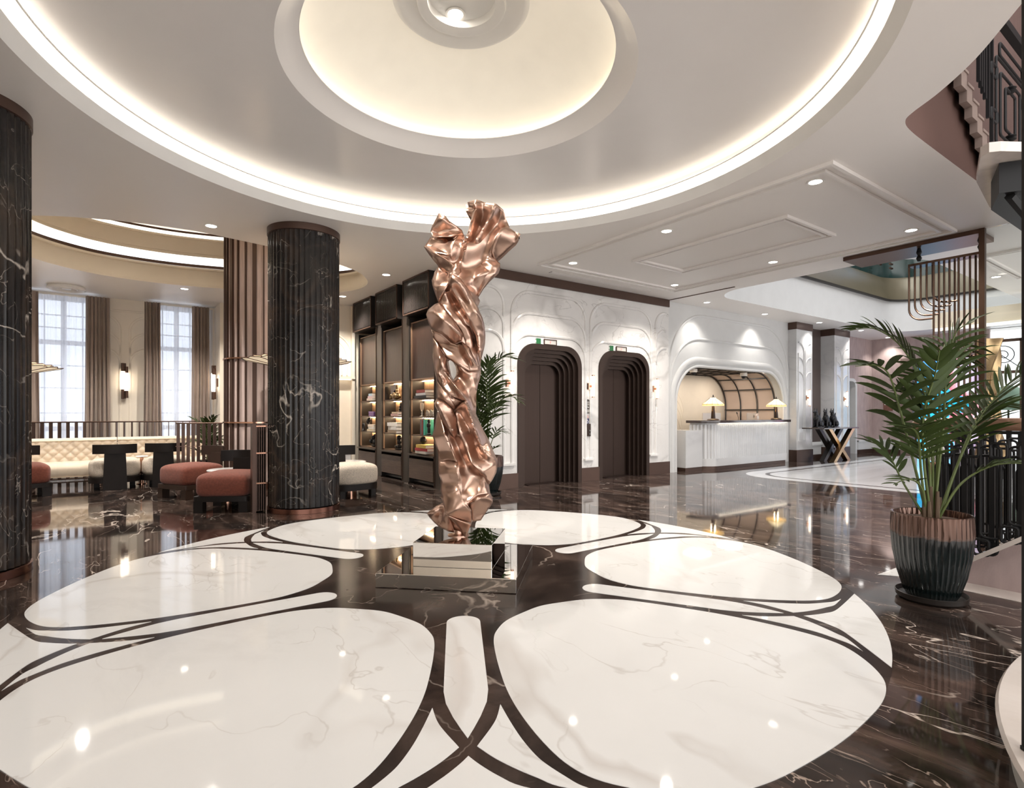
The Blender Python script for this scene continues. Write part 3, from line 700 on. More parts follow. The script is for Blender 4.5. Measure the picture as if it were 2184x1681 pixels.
# LED screens
def screen_mat():
    m=bpy.data.materials.new('led_picture'); m.use_nodes=True; nt=m.node_tree; nt.nodes.clear(); L=nt.links.new
    o=N(nt,'ShaderNodeOutputMaterial'); e=N(nt,'ShaderNodeEmission'); e.inputs['Strength'].default_value=1.15; L(e.outputs[0],o.inputs[0])
    tc=N(nt,'ShaderNodeTexCoord'); sp=N(nt,'ShaderNodeSeparateXYZ'); L(tc.outputs['Object'],sp.inputs[0])
    # sky
    r=ramp(nt,[(0,(.10,.50,.85)),(.5,(.02,.45,.80)),(1,(.10,.30,.75))]); mr=N(nt,'ShaderNodeMapRange'); mr.inputs['From Max'].default_value=3.; L(sp.outputs['Z'],mr.inputs['Value']); L(mr.outputs[0],r.inputs['Fac'])
    # flower clouds low down
    vo=N(nt,'ShaderNodeTexVoronoi'); vo.inputs['Scale'].default_value=3.4; mp=N(nt,'ShaderNodeMapping'); mp.inputs['Scale'].default_value=(1,1,2.2); L(tc.outputs['Object'],mp.inputs[0]); L(mp.outputs[0],vo.inputs['Vector'])
    lt=N(nt,'ShaderNodeMath',operation='LESS_THAN'); lt.inputs[1].default_value=.32; L(vo.outputs['Distance'],lt.inputs[0])
    zl=N(nt,'ShaderNodeMath',operation='LESS_THAN'); zl.inputs[1].default_value=1.25; L(sp.outputs['Z'],zl.inputs[0])
    mu=N(nt,'ShaderNodeMath',operation='MULTIPLY'); L(lt.outputs[0],mu.inputs[0]); L(zl.outputs[0],mu.inputs[1])
    m1=N(nt,'ShaderNodeMix',data_type='RGBA'); L(mu.outputs[0],m1.inputs['Factor']); L(r.outputs['Color'],m1.inputs['A']); m1.inputs['B'].default_value=(.85,.80,.88,1)
    # pink forms to one side
    no=N(nt,'ShaderNodeTexNoise'); no.inputs['Scale'].default_value=.9; no.inputs['Detail'].default_value=2; L(tc.outputs['Object'],no.inputs['Vector'])
    ad=N(nt,'ShaderNodeMath',operation='MULTIPLY_ADD'); ad.inputs[1].default_value=-.42; ad.inputs[2].default_value=.02; L(sp.outputs['Y'],ad.inputs[0])
    a2=N(nt,'ShaderNodeMath',operation='ADD'); L(ad.outputs[0],a2.inputs[0]); L(no.outputs['Fac'],a2.inputs[1])
    r2=ramp(nt,[(.50,(.02,.45,.80,0)),(.52,(.70,.16,.22,1)),(.60,(.75,.30,.34,1)),(.66,(.70,.62,.78,1)),(.85,(.30,.22,.33,1))]); r2.color_ramp.interpolation='EASE'
    L(a2.outputs[0],r2.inputs['Fac'])
    m2=N(nt,'ShaderNodeMix',data_type='RGBA'); L(r2.outputs['Alpha'],m2.inputs['Factor']); L(m1.outputs['Result'],m2.inputs['A']); L(r2.outputs['Color'],m2.inputs['B'])
    L(m2.outputs['Result'],e.inputs['Color']); return m
LED=screen_mat()
t=thing('led_screen','tall bright blue video screen with white blooms behind the big palm','screen',(17.72,1.95,0))
b=MB(); b.prism(rrect(-.80,.80,.10,2.85,.28,6,(0,0,1,1)),-.06,-.01,axis='x'); b.build('lit_panel',LED,t,smooth=False)
b=MB(); plate(b,rrect(-.86,.86,.04,2.91,.32,6,(0,0,1,1)),[rrect(-.80,.80,.10,2.85,.28,6,(0,0,1,1))],-.062,axis='x'); b.build('screen_frame',M['bronze'],t,smooth=False)
t=thing('led_screen','blue and pink video screen seen high through the ceiling opening','screen',(17.72,1.5,4.9))
b=MB(); b.box(-.06,-.01,-2.2,1.3,.15,2.6); b.build('lit_panel',LED,t,smooth=False)
b=MB(); plate(b,rrect(-2.26,1.36,.09,2.66,.02,2),[rrect(-2.2,1.3,.15,2.6,.02,2)],-.062,axis='x'); b.build('screen_frame',M['bronze'],t,smooth=False)
w=MB(); w.box(17.72,17.85,-9,4.5,HC,8.4); struct(w.build('wall_far_upper',M['pink'],smooth=False))
w=MB(); w.box(17.62,17.72,2.86,3.18,.001,2.95); struct(w.build('trim_29',mat('brown_pilaster',(.20,.145,.125),.5),smooth=False),'brown pilaster at the edge of the video screen')
# ================================================================ LOUNGE SHELL
YW=10.30
WINS=((-3.62,-2.42),(-1.60,-.56))
w=MB(); wall_plate(w,[(-9,0),(-.36,0),(-.36,HC),(-9,HC)],[[(a,.35),(b_,.35),(b_,3.55),(a,3.55)] for a,b_ in WINS],YW,YW+.35)
struct(w.build('wall_window',M['cream'],smooth=False),'cream window wall of the lounge')
w=MB(); w.box(-.36,-.30,9.5605,YW,0,HC); w.box(-.36,2.6,9.5,9.56,0,HC); struct(w.build('wall_niche',M['cream'],smooth=False),'cream wall return beside the second window')
w=MB(); w.box(1.0,2.6,8.22,8.3,0,HC); struct(w.build('wall_fan',M['cream'],smooth=False),'cream wall with a fan relief beside the bookcases')
w=MB(); w.box(2.56,2.66,4.25,8.3,0,HC); struct(w.build('wall_shelf',M['black_frame'],smooth=False),'dark wall behind the bookcases')
w=MB(); w.box(-9.1,-9,-9,11.2,0,HC); struct(w.build('wall_left',M['cream'],smooth=False))
sky=MB(); sky.box(-12,4,12.8,12.82,-1,7); struct(sky.build('backdrop_sky',emis('overcast_daylight',(.88,.93,1.),2.0),smooth=False),'bright overcast daylight outside the lounge windows')
GL=thin_glass('window_glass',(.95,.97,1.))
for n,(a,b_) in enumerate(WINS):
    wn=bpy.data.objects.new('window_%d'%(n+1),None); COL.objects.link(wn); wn.location=((a+b_)/2,YW+.2,0); struct(wn,('left','right')[n]+' tall lounge window behind the sheer curtain','window')
    hw=(b_-a)/2; m=MB()
    for x in (-hw,0,hw): m.box(x-.045,x+.045,-.04,.04,.35,3.55)
    for z in (.35,.9,2.62,3.5): m.box(-hw,hw,-.04,.04,z,z+.09)
    for x in (-hw/2,hw/2): m.box(x-.012,x+.012,-.02,.02,.35,3.55)
    for z in (1.25,1.75,2.2,2.95,3.2): m.box(-hw,hw,-.02,.02,z,z+.02)
    m.build('window_frame',mat('grey_window_frame',(.85,.86,.88),.5),wn,smooth=False)
    m=MB(); m.box(-hw,hw,-.004,.004,.36,3.54); m.build('pane',GL,wn,smooth=False)
# beads on the wall between the windows
w=MB()
for s,x0,x1 in ((-1,-2.42,-2.10),(1,-1.93,-1.60)):
    for zt in (3.28,2.93,2.6):
        if s<0: p=[(x1,(.5 if zt>3 else zt-.42))]+[(x0+(x1-x0)*math.cos(rad(a)),zt-.3+.3*math.sin(rad(a))) for a in range(0,91,9)]
        else: p=[(x0,(.5 if zt>3 else zt-.42))]+[(x1-(x1-x0)*math.cos(rad(a)),zt-.3+.3*math.sin(rad(a))) for a in range(0,91,9)]
        moulding(w,p,YW,.022,.016)
moulding(w,[(-2.42,3.38),(-1.6,3.38)],YW,.02,.015)
# relief on the fan wall
for cx_ in (1.55,):
    for r in (.30,.42,.54):
        moulding(w,[(1.53+r*math.sin(rad(a)),2.98-.54+r*1.0*math.cos(rad(a))+.02) for a in range(0,91,9)]+[(1.53+r,2.08)],8.22,.02,.02)
    for x in (1.40,1.47,1.55): moulding(w,[(x,2.06),(x,3.05)],8.22,.018,.02)
w.box(1.05,2.09,8.10,8.219,2.0,2.05)
w.box(2.03,2.09,8.12,8.219,.001,3.6)
struct(w.build('trim_30',M['cream'],smooth=True),'fan shaped plaster beads on the lounge walls')
w=MB(); w.box(1.05,2.02,8.19,8.219,.001,.42); w.box(1.05,2.02,8.17,8.219,.40,.44); struct(w.build('baseboard_fan',M['wall_white'],smooth=False))
nl=thing('wall_washer','hidden warm strip lamp washing the cream wall left of the bookcases','strip light',(1.5,8.13,1.99))
b=MB(); b.box(-.42,.5,-.02,.02,-.012,.006); b.build('led_strip',M['cove_hidden'],nl,smooth=False)

# ---- curtains
def curtain(name,label,x0,x1,y,m,n,amp,flare,group,cat_='curtain',zt=3.57):
    b=MB(); mid=(x0+x1)/2; rr=random.random()*9
    def fn(i,j):
        z=.03+(zt-.03)*(1-j); k=1+flare*j**1.5
        x=mid+(x0+(x1-x0)*i-mid)*k
        ph=i*n*2*PI+rr+.35*math.sin(j*3+i*9)
        return (x, y+amp*(.75+.25*math.sin(i*17+rr))*math.sin(ph)*(.7+.5*j)+.25*amp*math.sin(2.3*ph+j*2), z)
    b.grid(fn,n*10,14); return tag(b.build(name,m,ang=80),label,cat_,group)
curtain('curtain','taupe curtain at the left edge of the left lounge window',-3.95,-3.37,10.0,M['curtain'],5,.05,.10,'taupe curtains of the lounge')
curtain('curtain','taupe curtain between the left lounge window and the wall light',-2.66,-2.27,10.0,M['curtain'],6,.05,.14,'taupe curtains of the lounge')
curtain('curtain','taupe curtain between the wall light and the right lounge window',-1.69,-1.41,10.0,M['curtain'],5,.05,.22,'taupe curtains of the lounge')
curtain('curtain','taupe curtain at the right edge of the right lounge window',-.83,-.50,10.0,M['curtain'],5,.05,.12,'taupe curtains of the lounge')
sm=bpy.data.materials.new('sheer_voile'); sm.use_nodes=True; nt=sm.node_tree; nt.nodes.clear(); L=nt.links.new
o=N(nt,'ShaderNodeOutputMaterial'); t1=N(nt,'ShaderNodeBsdfTranslucent'); t1.inputs[0].default_value=(.86,.87,.92,1); t2=N(nt,'ShaderNodeBsdfTransparent'); t3=N(nt,'ShaderNodeBsdfDiffuse'); t3.inputs[0].default_value=(.85,.86,.9,1)
ma=N(nt,'ShaderNodeMixShader'); ma.inputs[0].default_value=.4; L(t1.outputs[0],ma.inputs[1]); L(t3.outputs[0],ma.inputs[2])
mb_=N(nt,'ShaderNodeMixShader'); wv=N(nt,'ShaderNodeTexNoise'); wv.inputs['Scale'].default_value=3; mr=N(nt,'ShaderNodeMapRange'); mr.inputs['To Min'].default_value=.22; mr.inputs['To Max'].default_value=.10
L(wv.outputs['Fac'],mr.inputs['Value']); L(mr.outputs[0],mb_.inputs[0]); L(ma.outputs[0],mb_.inputs[1]); L(t2.outputs[0],mb_.inputs[2]); L(mb_.outputs[0],o.inputs[0])
curtain('sheer_curtain','white sheer curtain over the left lounge window',-3.62,-2.44,10.14,sm,9,.035,.0,'white sheers of the lounge','sheer curtain',3.55)
curtain('sheer_curtain','white sheer curtain over the right lounge window',-1.62,-.42,10.14,sm,9,.035,.0,'white sheers of the lounge','sheer curtain',3.55)

# ---- clustered lounge sconces
def cluster_sconce(loc,rz,label):
    t=thing('cluster_sconce',label,'wall light',loc,rz,group='clustered tube wall lights of the lounge')
    for x,z0,z1 in ((-.035,-.17,.20),(.030,-.20,.17)):
        b=MB(); b.lathe([(.036,z0),(.036,z1)],14,(x,-.09,0)); b.build('lit_glass_tube',M['tube_light'],t)
        for za,zb in ((z1-.01,z1+.13+(.04 if x<0 else 0)),(z0-.15-(.05 if x<0 else 0),z0+.01)):
            b=MB(); b.lathe([(.028,za),(.028,zb)],14,(x,-.09,0)); b.build('tube_cap',M['bronze'],t)
    for z0,z1 in ((.17,.37),(-.36,-.14)):
        b=MB(); b.lathe([(.022,z0),(.022,z1)],12,(.0,-.055,0)); b.build('centre_tube',M['bronze'],t)
    b=MB(); b.box(-.045,.045,-.03,-.001,-.09,.09); b.build('wall_plate',M['bronze'],t,smooth=False)
cluster_sconce((-2.02,YW-.002,1.92),0,'lit clustered tube wall light between the two lounge windows')
cluster_sconce((-.362,9.78,1.92),-PI/2,'lit clustered tube wall light right of the right lounge window')

# ---- round ceiling vent
t=thing('round_vent','round white air diffuser on the ceiling near the left window','air vent',(-2.93,9.5,HC))
b=MB(); b.lathe([(.0001,-.05),(.07,-.05),(.075,-.03),(.075,-.001)],32); b.build('centre_disc',M['downlight_trim'],t)
b=MB(); b.lathe([(.28,-.001),(.30,-.05),(.27,-.065),(.24,-.04),(.22,-.012),(.22,-.002)],40); b.build('outer_ring',M['downlight_trim'],t)
b=MB(); b.lathe([(.15,-.01),(.17,-.05),(.155,-.055),(.13,-.01)],32); b.build('inner_ring',M['downlight_trim'],t)

# ---- downlights
def downlight(x,y,label,z=HC,power=26,face='spotface',size=65,grp='recessed ceiling downlights'):
    t=thing('ceiling_downlight',label,'downlight',(x,y,z),group=grp)
    b=MB(); b.lathe([(.085,-.0008),(.085,-.006),(.070,-.008),(.062,-.004),(.062,-.0008)],24); b.build('trim_ring',M['downlight_trim'],t)
    b=MB(); b.lathe([(.0001,-.003),(.062,-.003)],24); b.build('lamp_face',M[face],t)
    if power:
        l=bpy.data.lights.new('spot','SPOT'); l.energy=power; l.spot_size=rad(size); l.spot_blend=.7; l.shadow_soft_size=.06; l.color=(1.,.93,.85) if face=='spotface' else (1,.95,.88)
        lo=bpy.data.objects.new('spot_lamp',l); COL.objects.link(lo); lo.location=(x,y,z-.03)
for x,y,lb in ((3.59,-1.01,'round downlight at the near corner of the large ceiling moulding'),(3.60,.88,'round downlight midway along the dome side of the large ceiling moulding'),(3.65,2.74,'round downlight of the large ceiling moulding nearest the left lift'),
    (6.14,-.99,'round downlight of the large ceiling moulding beside the hanging bronze tubes'),(6.15,.87,'round downlight midway along the reception side of the large ceiling moulding'),(6.18,2.77,'round downlight of the large ceiling moulding nearest the reception wall')):
    downlight(x,y,lb,power=150,size=125)
for x,y,lb in ((-1.23,4.11,'round downlight between the dome and the oval lounge ceiling'),(1.56,5.16,'round downlight in front of the middle bookcase'),(-1.12,8.41,'round downlight before the right lounge window'),(1.55,7.33,'round downlight before the cream fan wall')):
    downlight(x,y,lb,power=230,size=125)
for x,y,lb in ((8.06,3.40,'round downlight at the left end of the white wall over reception'),(10.39,3.44,'round downlight over the middle of the reception desk'),(12.74,3.30,'round downlight before the pillar beside the reception'),(15.13,3.28,'round downlight before the pillar by the rounded doorway'),(17.42,3.45,'round downlight in the corner by the arched sign')):
    downlight(x,y,lb,power=50,face='coolface',size=110,grp='reception ceiling downlights')
for x,y,lb in ((-.16,.05,'bright spot lamp at the centre of the dome crown'),(.06,.20,'bright spot lamp partly cut off at the top of the dome crown')):
    downlight(x,y,lb,z=4.562,power=90,size=75,grp='dome crown spots')
downlight(-1.55,-.35,'bright spot lamp in the glossy ceiling left of the dome',z=3.905,power=0)
l=bpy.data.lights.new('spot','SPOT'); l.energy=200; l.spot_size=rad(42); l.spot_blend=.8; l.shadow_soft_size=.05; l.color=(1,.92,.82)
lo=bpy.data.objects.new('spot_lamp',l); COL.objects.link(lo); lo.location=(-1.55,-.35,3.86); lo.rotation_euler=(Vector((-.05,-.05,2.0))-lo.location).to_track_quat('-Z','Y').to_euler()

downlight(10.2,-.88,'round downlight beyond the bronze framed glass screen',power=20,face='coolface')
# ================================================================ COLUMNS
def column(x,y,r,label,rot):
    t=thing('marble_column',label,'column',(x,y,0),rot,group='fluted dark marble columns')
    nf=46; b=MB(); n=nf*8
    fr=lambda a,z: 1-.020*abs(math.cos(a*nf/2))**.8+.006
    b.lathe([(r,.075),(r,1.2),(r,2.4),(r,HC-.09)],n,fr=fr); b.build('fluted_shaft',M['column'],t,ang=25)
    b=MB(); b.lathe([(r+.012,.002),(r+.012,.062),(r-.03,.077)],96); b.build('copper_plinth',mat('dark_copper',(.20,.095,.07),.25,1.),t)
    b=MB(); b.lathe([(r-.02,HC-.095),(r+.012,HC-.085),(r+.012,HC-.001)],96); b.build('bronze_collar',M['bronze_trim'],t)
column(-.20,3.70,.437,'fluted dark marble column standing whole between lounge and bookcases',.3)
column(-3.222,2.085,.44,'fluted dark marble column cut by the left edge of the photo',1.1)

# ---- big drum pillar in the lounge
t=thing('drum_pillar','wide round lounge pillar clad in mauve fabric and brown fins','pillar',(-.10,6.60,0),0)
b=MB(); b.lathe([(.58,.001),(.58,4.59)],64); b.build('fabric_drum',mat('mauve_fabric',(.60,.47,.43),.85,bump=.4,bscale=120,var=.18,vscale=6,stretch=(6,6,.4)),t)
for k in range(27):
    a=2*PI*k/27+.1
    w_=.022 if k%3 else .06
    b=MB(); Mx=Matrix.Rotation(a,3,'Z'); b.obox((Mx@Vector((.592,0,2.29))),(.045,w_,4.56),M=Mx); b.build('brown_fin',M['bronze_trim'],t,smooth=False)
for z in (2.16,1.1):
    b=MB(); b.lathe([(.615,z-.012),(.63,z-.012),(.63,z+.012),(.615,z+.012)],64); b.build('bronze_ring',M['rosegold'],t)
b=MB(); b.lathe([(.62,.0015),(.62,.12)],64); b.build('copper_base',M['rosegold'],t)
# ================================================================ FURNITURE
def spow(x,e): return math.copysign(abs(x)**e,x)
def cushion(mb,cx,cy,cz,a,b,h,ez=.45,exy=.5,nu=40,nv=18,puff=0.):
    def fn(i,j):
        u=2*PI*i; v=PI*(j-.5)
        cu,su,cv,sv=math.cos(u),math.sin(u),math.cos(v),math.sin(v)
        x=a*spow(cv,ez)*spow(cu,exy); y=b*spow(cv,ez)*spow(su,exy); z=h*spow(sv,ez)
        if puff and z>0: z+=puff*(1-(x/a)**2)*(1-(y/b)**2)
        return (cx+x,cy+y,cz+z)
    mb.grid(fn,nu,nv,cu=True)
# lounge chair: faces local -y, T back at +y
def lounge_chair(label,loc,rz,seat,wood_,round_,group,backw=.60,posts=.33):
    t=thing('lounge_chair',label,'chair',loc,rz,group)
    b=MB(); cushion(b,0,-.02,.335,(.36 if round_ else .325),.36 if round_ else .335,.155,.42,.62 if round_ else .28,puff=.02); b.build('seat_cushion',seat,t,ang=80)
    b=MB()
    pl=rrect(-.36,.36,-.36,.36,.24,8) if round_ else rrect(-.33,.33,-.35,.34,.04,3)
    b.prism(pl,.115 if round_ else .14,.205); b.build('seat_frame',wood_,t,ang=40,bevel=0)
    for sx in (-1,1):
        for sy in (-1,1):
            if sy>0 and round_: continue
            b=MB(); s=.055 if not round_ else .04; x=sx*(.27 if not round_ else .25); y=sy*(.285 if not round_ else .23)
            b.box(x-s,x+s,y-s,y+s,.001,.15); b.build('leg',wood_,t,smooth=False)
    b=MB(); p=posts/2
    y0=.345
    b.add([(-p,y0,.001),(p,y0,.001),(p,y0+.05,.001),(-p,y0+.05,.001),(-p*.86,y0+.02,.64),(p*.86,y0+.02,.64),(p*.86,y0+.065,.64),(-p*.86,y0+.065,.64)],[(0,3,2,1),(4,5,6,7),(0,1,5,4),(1,2,6,5),(2,3,7,6),(3,0,4,7)])
    b.build('back_post',wood_,t,smooth=False)
    b=MB(); n=16
    vs=[]
    for k in range(n+1):
        u=-1+2*k/n; x=u*backw/2; y=.405-.085*u*u
        for (dy,z) in ((-.02,.595),(.022,.595),(.022,.745),(-.02,.745)): vs.append((x,y+dy,z))
    fs=[(4*k+a,4*k+4+a,4*k+4+(a+1)%4,4*k+(a+1)%4) for k in range(n) for a in range(4)]+[(0,1,2,3),(4*n+3,4*n+2,4*n+1,4*n)]
    b.add(vs,fs); b.build('backrest',wood_,t,ang=40)
    return t
lounge_chair('cream boucle chair seen from behind, nearer the left lounge window',(-2.20,7.72,0),PI,M['boucle'],M['black_wood'],True,'cream lounge chairs',.60,.33)
lounge_chair('cream boucle chair seen from behind, beside the slatted screen',(-1.456,7.72,0),PI-rad(11),M['boucle'],M['black_wood'],True,'cream lounge chairs',.55,.33)
lounge_chair('rust velvet chair with its dark back against the slatted screen',(-1.24,5.86,0),rad(-62),M['rust'],M['dark_wood'],False,'rust lounge chairs',.50,.26)
lounge_chair('rust velvet chair nearest the middle marble column, beside a white round table',(-.97,4.30,0),rad(-30),M['rust'],M['black_wood'],False,'rust lounge chairs',.50,.26)
lounge_chair('rust velvet chair half hidden by the left marble column',(-3.36,7.36,0),rad(10),M['rust'],M['black_wood'],False,'rust lounge chairs',.50,.26)
lounge_chair('cream boucle chair right of the middle marble column',(.70,4.52,0),rad(8),M['boucle'],M['black_wood'],True,'cream lounge chairs',.50,.26)
# ---- round tables
WT=marble('table_marble',[(.3,(.62,.60,.58)),(.7,(.76,.74,.72))],(.4,.38,.37),rough=.15,vscale=3,vwid=.02,vstr=.5)
def round_table(label,loc,r,h,rb=.14):
    t=thing('round_table',label,'table',loc,0,'small round marble tables')
    b=MB(); b.lathe([(.0001,h-.03),(r-.03,h-.03),(r,h-.018),(r,h-.008),(r-.012,h),(.0001,h)],48); b.build('tabletop',WT,t,ang=50)
    b=MB(); b.lathe([(rb,.001),(rb,h-.031)],32); b.build('pedestal',M['rosegold'],t)
    b=MB(); b.lathe([(rb+.05,.001),(rb+.05,.012),(rb,.016)],32); b.build('foot_ring',M['rosegold'],t)
round_table('white round table between the two rust chairs',(-.90,5.02,0),.27,.455)
round_table('white round table behind the cream chair right of the column',(.93,5.25,0),.29,.46)
round_table('white round table between the two cream chairs and the sofa',(-1.81,8.08,0),.10,.50,.03)
# ---- buttoned sofas
def tuft(u,v,pu,pv):
    """height of diamond tufting: 1 on the pads, 0 at the buttons"""
    a=u/pu; b=v/pv
    p=abs(math.sin(PI*(a+b)/1.0)); q=abs(math.sin(PI*(a-b)/1.0))
    return (min(p,1)*.5+min(q,1)*.5)*.4+.6*min(p**.35,q**.35)
def sofa(label,x0,x1,bl,group):
    W=x1-x0; t=thing('chesterfield_sofa',label,'sofa',((x0+x1)/2,8.62,0),0,group); h=W/2
    # backrest: front face buttoned, rolled over the top. curl brings the left end forward
    def place(u,depth,z):
        x=-h+u*W
        y=.30-depth
        if bl:
            c=max(0,(.22-u)/.22)
            y-= .34*c*c; 
        return (x,y,z)
    b=MB(); nu=int(W*90); H=.42
    def fb(i,j):
        if j<.70:
            k=j/.70; z=.40+k*(.36); d=.035+.035*tuft(i*W,k*.36,.155,.155)
        else:
            k=(j-.70)/.30; a=PI*k; z=.76+.05*math.sin(a); d=.055*math.cos(a)+.02-.06*k
        return place(i,d,z)
    b.grid(fb,nu,44)
    b.grid(lambda i,j: place(i,-.095,.76-.56*j),nu//3,2)
    b.build('backrest',M['sofa'],t,ang=70)
    b=MB()
    rows=[(k*W/int(W/.155)) for k in range(int(W/.155)+1)]
    for r_ in range(1,5):
        for k in range(int(W/.0775)+1):
            if (k+r_)%2: continue
            u=(k*.0775)/W
            if u>1: continue
            zz=.40+r_*.0775
            if zz>.75: continue
            p=place(u,.042,zz); b.lathe([(.0001,-.009),(.008,-.005),(.0095,0),(.008,.005),(.0001,.009)],8,p)
    b.build('buttons',M['sofa'],t)
    # seat: rolled front with pleats
    b=MB()
    def fs(i,j):
        x=-h+.01+i*(W-.02); pl=.012*(abs(math.sin(PI*i*W/.155))**.5)
        y0=.27
        if bl: c=max(0,(.22-i)/.22); y0-=.30*c*c
        if j<.45:
            k=j/.45; tt=tuft(i*W,k*.45,.155,.155); y=y0-.58*k; z=.385+.018*tt
        elif j<.75:
            k=(j-.45)/.30; a=PI/2*k*1.0; y=y0-.58-.10*math.sin(a)-pl*math.sin(a); z=.385-.09*(1-math.cos(a))+pl*math.cos(a)
        else:
            k=(j-.75)/.25; y=y0-.68-pl+.03*k*k; z=.295-.125*k
        return (x,y,z)
    b.grid(fs,nu,40)
    for e in (0,1):
        n0=len(b.v); pts=[fs(e,j/40) for j in range(41)]+[(-h+.01+e*(W-.02),.25,.17)]
        b.add(pts,[tuple(range(len(pts)))])
    b.add([(-h+.01,-.41,.17),(h-.01,-.41,.17),(h-.01,.28,.17),(-h+.01,.28,.17)],[(0,1,2,3)])
    b.build('seat',M['sofa'],t,ang=70)
    for x in (-h+.22,h-.22):
        for y in (-.36,.2):
            b=MB(); b.tube([(x-.09,y,.169),(x-.06,y,.155),(x,y,.15),(x+.03,y,.12),(x+.035,y,.05),(x+.02,y,.012),(x-.05,y,.009)],.009,6); b.build('leg',M['tube'],t)
    return t
sofa('cream buttoned sofa section in front of the left lounge window',-3.62,-2.165,True,'buttoned sofa sections')
sofa('cream buttoned sofa section behind the two cream chairs',-2.155,-.66,False,'buttoned sofa sections')
# ---- slatted screens
def screen(label,pts,n,hgt,loc=(0,0,0),turn=0.6,mid=True,sw=.085,turn2=None):
    t=thing('slatted_screen',label,'screen',loc)
    P=[Vector(p) for p in pts]; segs=[(P[i],P[i+1]) for i in range(len(P)-1)]; tot=sum((b-a).length for a,b in segs)
    def at(s):
        s*=tot
        for a,b in segs:
            l=(b-a).length
            if s<=l+1e-6: return a+(b-a)*(s/l),(b-a).normalized()
            s-=l
        return P[-1],segs[-1][1]
    for k in range(n):
        p,d=at((k+.5)/n); a=math.atan2(d.y,d.x)+turn+((turn2-turn)*k/n if turn2 else 0)
        b=MB(); b.obox((p.x,p.y,.03+(hgt-.05)/2),(sw,.014,hgt-.05),a); b.build('slat',M['bronze_trim'],t,smooth=False)
    for z,r in ((hgt-.012,.012),(.03,.012)):
        b=MB(); b.tube([(p.x,p.y,z) for p in P],r,4); b.build('top_rail' if z>.5 else 'bottom_rail',M['bronze'],t,ang=50)
    if mid:
        b=MB(); b.tube([(p.x,p.y,.70) for p in P],.006,4); b.build('middle_rail',M['bronze'],t,ang=50)
    return t
screen('long slatted bronze screen behind the sofas under the windows',[(-3.95,9.42),(-.75,9.42)],26,1.10,turn=.9,turn2=1.62,mid=False)
screen('slatted bronze screen between the rust chair and the potted palm',[(-1.38,6.98),(-1.1,6.76),(-.84,6.62),(-.74,6.56)],9,1.10,turn=.55,sw=.05)
t=thing('screen_end','dark brown end post of the slatted screen touching the middle marble column','screen post',(-.72,3.80,0))
ax=math.atan2(.10,.22)
b=MB(); b.box(-.10,-.055,-.06,.06,.001,1.12); b.build('end_post',M['bronze_trim'],t,smooth=False)
b=MB(); b.box(-.055,.075,.035,.055,.02,1.11); b.build('panel',M['dark_wood'],t,smooth=False)
for k in range(5):
    b=MB(); b.box(-.05+.026*k,-.040+.026*k,-.05,.034,.02,1.11); b.build('slat',M['bronze_trim'],t,smooth=False)
for z in (.36,.74,1.08):
    b=MB(); b.box(-.055,.078,-.058,-.046,z,z+.018); b.build('cross_rail',M['rosegold'],t,smooth=False)
# ---- petal lamps
LAMPP=mat('petal_shade',(.78,.66,.52),.6,emit=(1.,.80,.55),es=.35)
def petal_lamp(label,loc,r):
    t=thing('petal_lamp',label,'lamp',loc,0,'petal shaded lamps')
    for tier,(n,r0,rr,zz) in enumerate(((16,.10,r,.0),(16,.10,r*.84,.035),(12,.08,r*.66,.06))):
        for k in range(n):
            a=2*PI*(k+.5*(tier%2))/n; b=MB(); wd=math.tan(PI/n)*1.02
            def fn(i,j,a=a,rr=rr,zz=zz,wd=wd):
                rad_=r0+(rr-r0)*i; half=rad_*wd*(1 if i<.85 else math.sqrt(max(0,1-((i-.85)/.15)**2))); s=(j*2-1)*half
                z=zz-.16+.16*i**.8+.0*s
                return (rad_*math.cos(a)-s*math.sin(a), rad_*math.sin(a)+s*math.cos(a), z)
            b.grid(fn,12,4); p=b.build('petal',LAMPP,t)
            e=MB(); e.tube([Vector(fn(i/12,0)) for i in range(13)]+[Vector(fn(1-i/12,1)) for i in range(13)],.0065,4); e.build('brown_rim',M['bronze_trim'],p)
    b=MB(); b.lathe([(.022,-loc[2]+.02),(.022,-.10)],12); b.build('pole',M['bronze'],t)
    b=MB(); b.lathe([(.16,-loc[2]+.001),(.16,-loc[2]+.02),(.03,-loc[2]+.035)],24); b.build('base',M['bronze'],t)
petal_lamp('cream petal lamp half hidden behind the middle marble column',(.067,5.03,2.06),.79)
petal_lamp('cream petal lamp showing one tip beside the left marble column',(-3.53,6.80,1.92),.70)

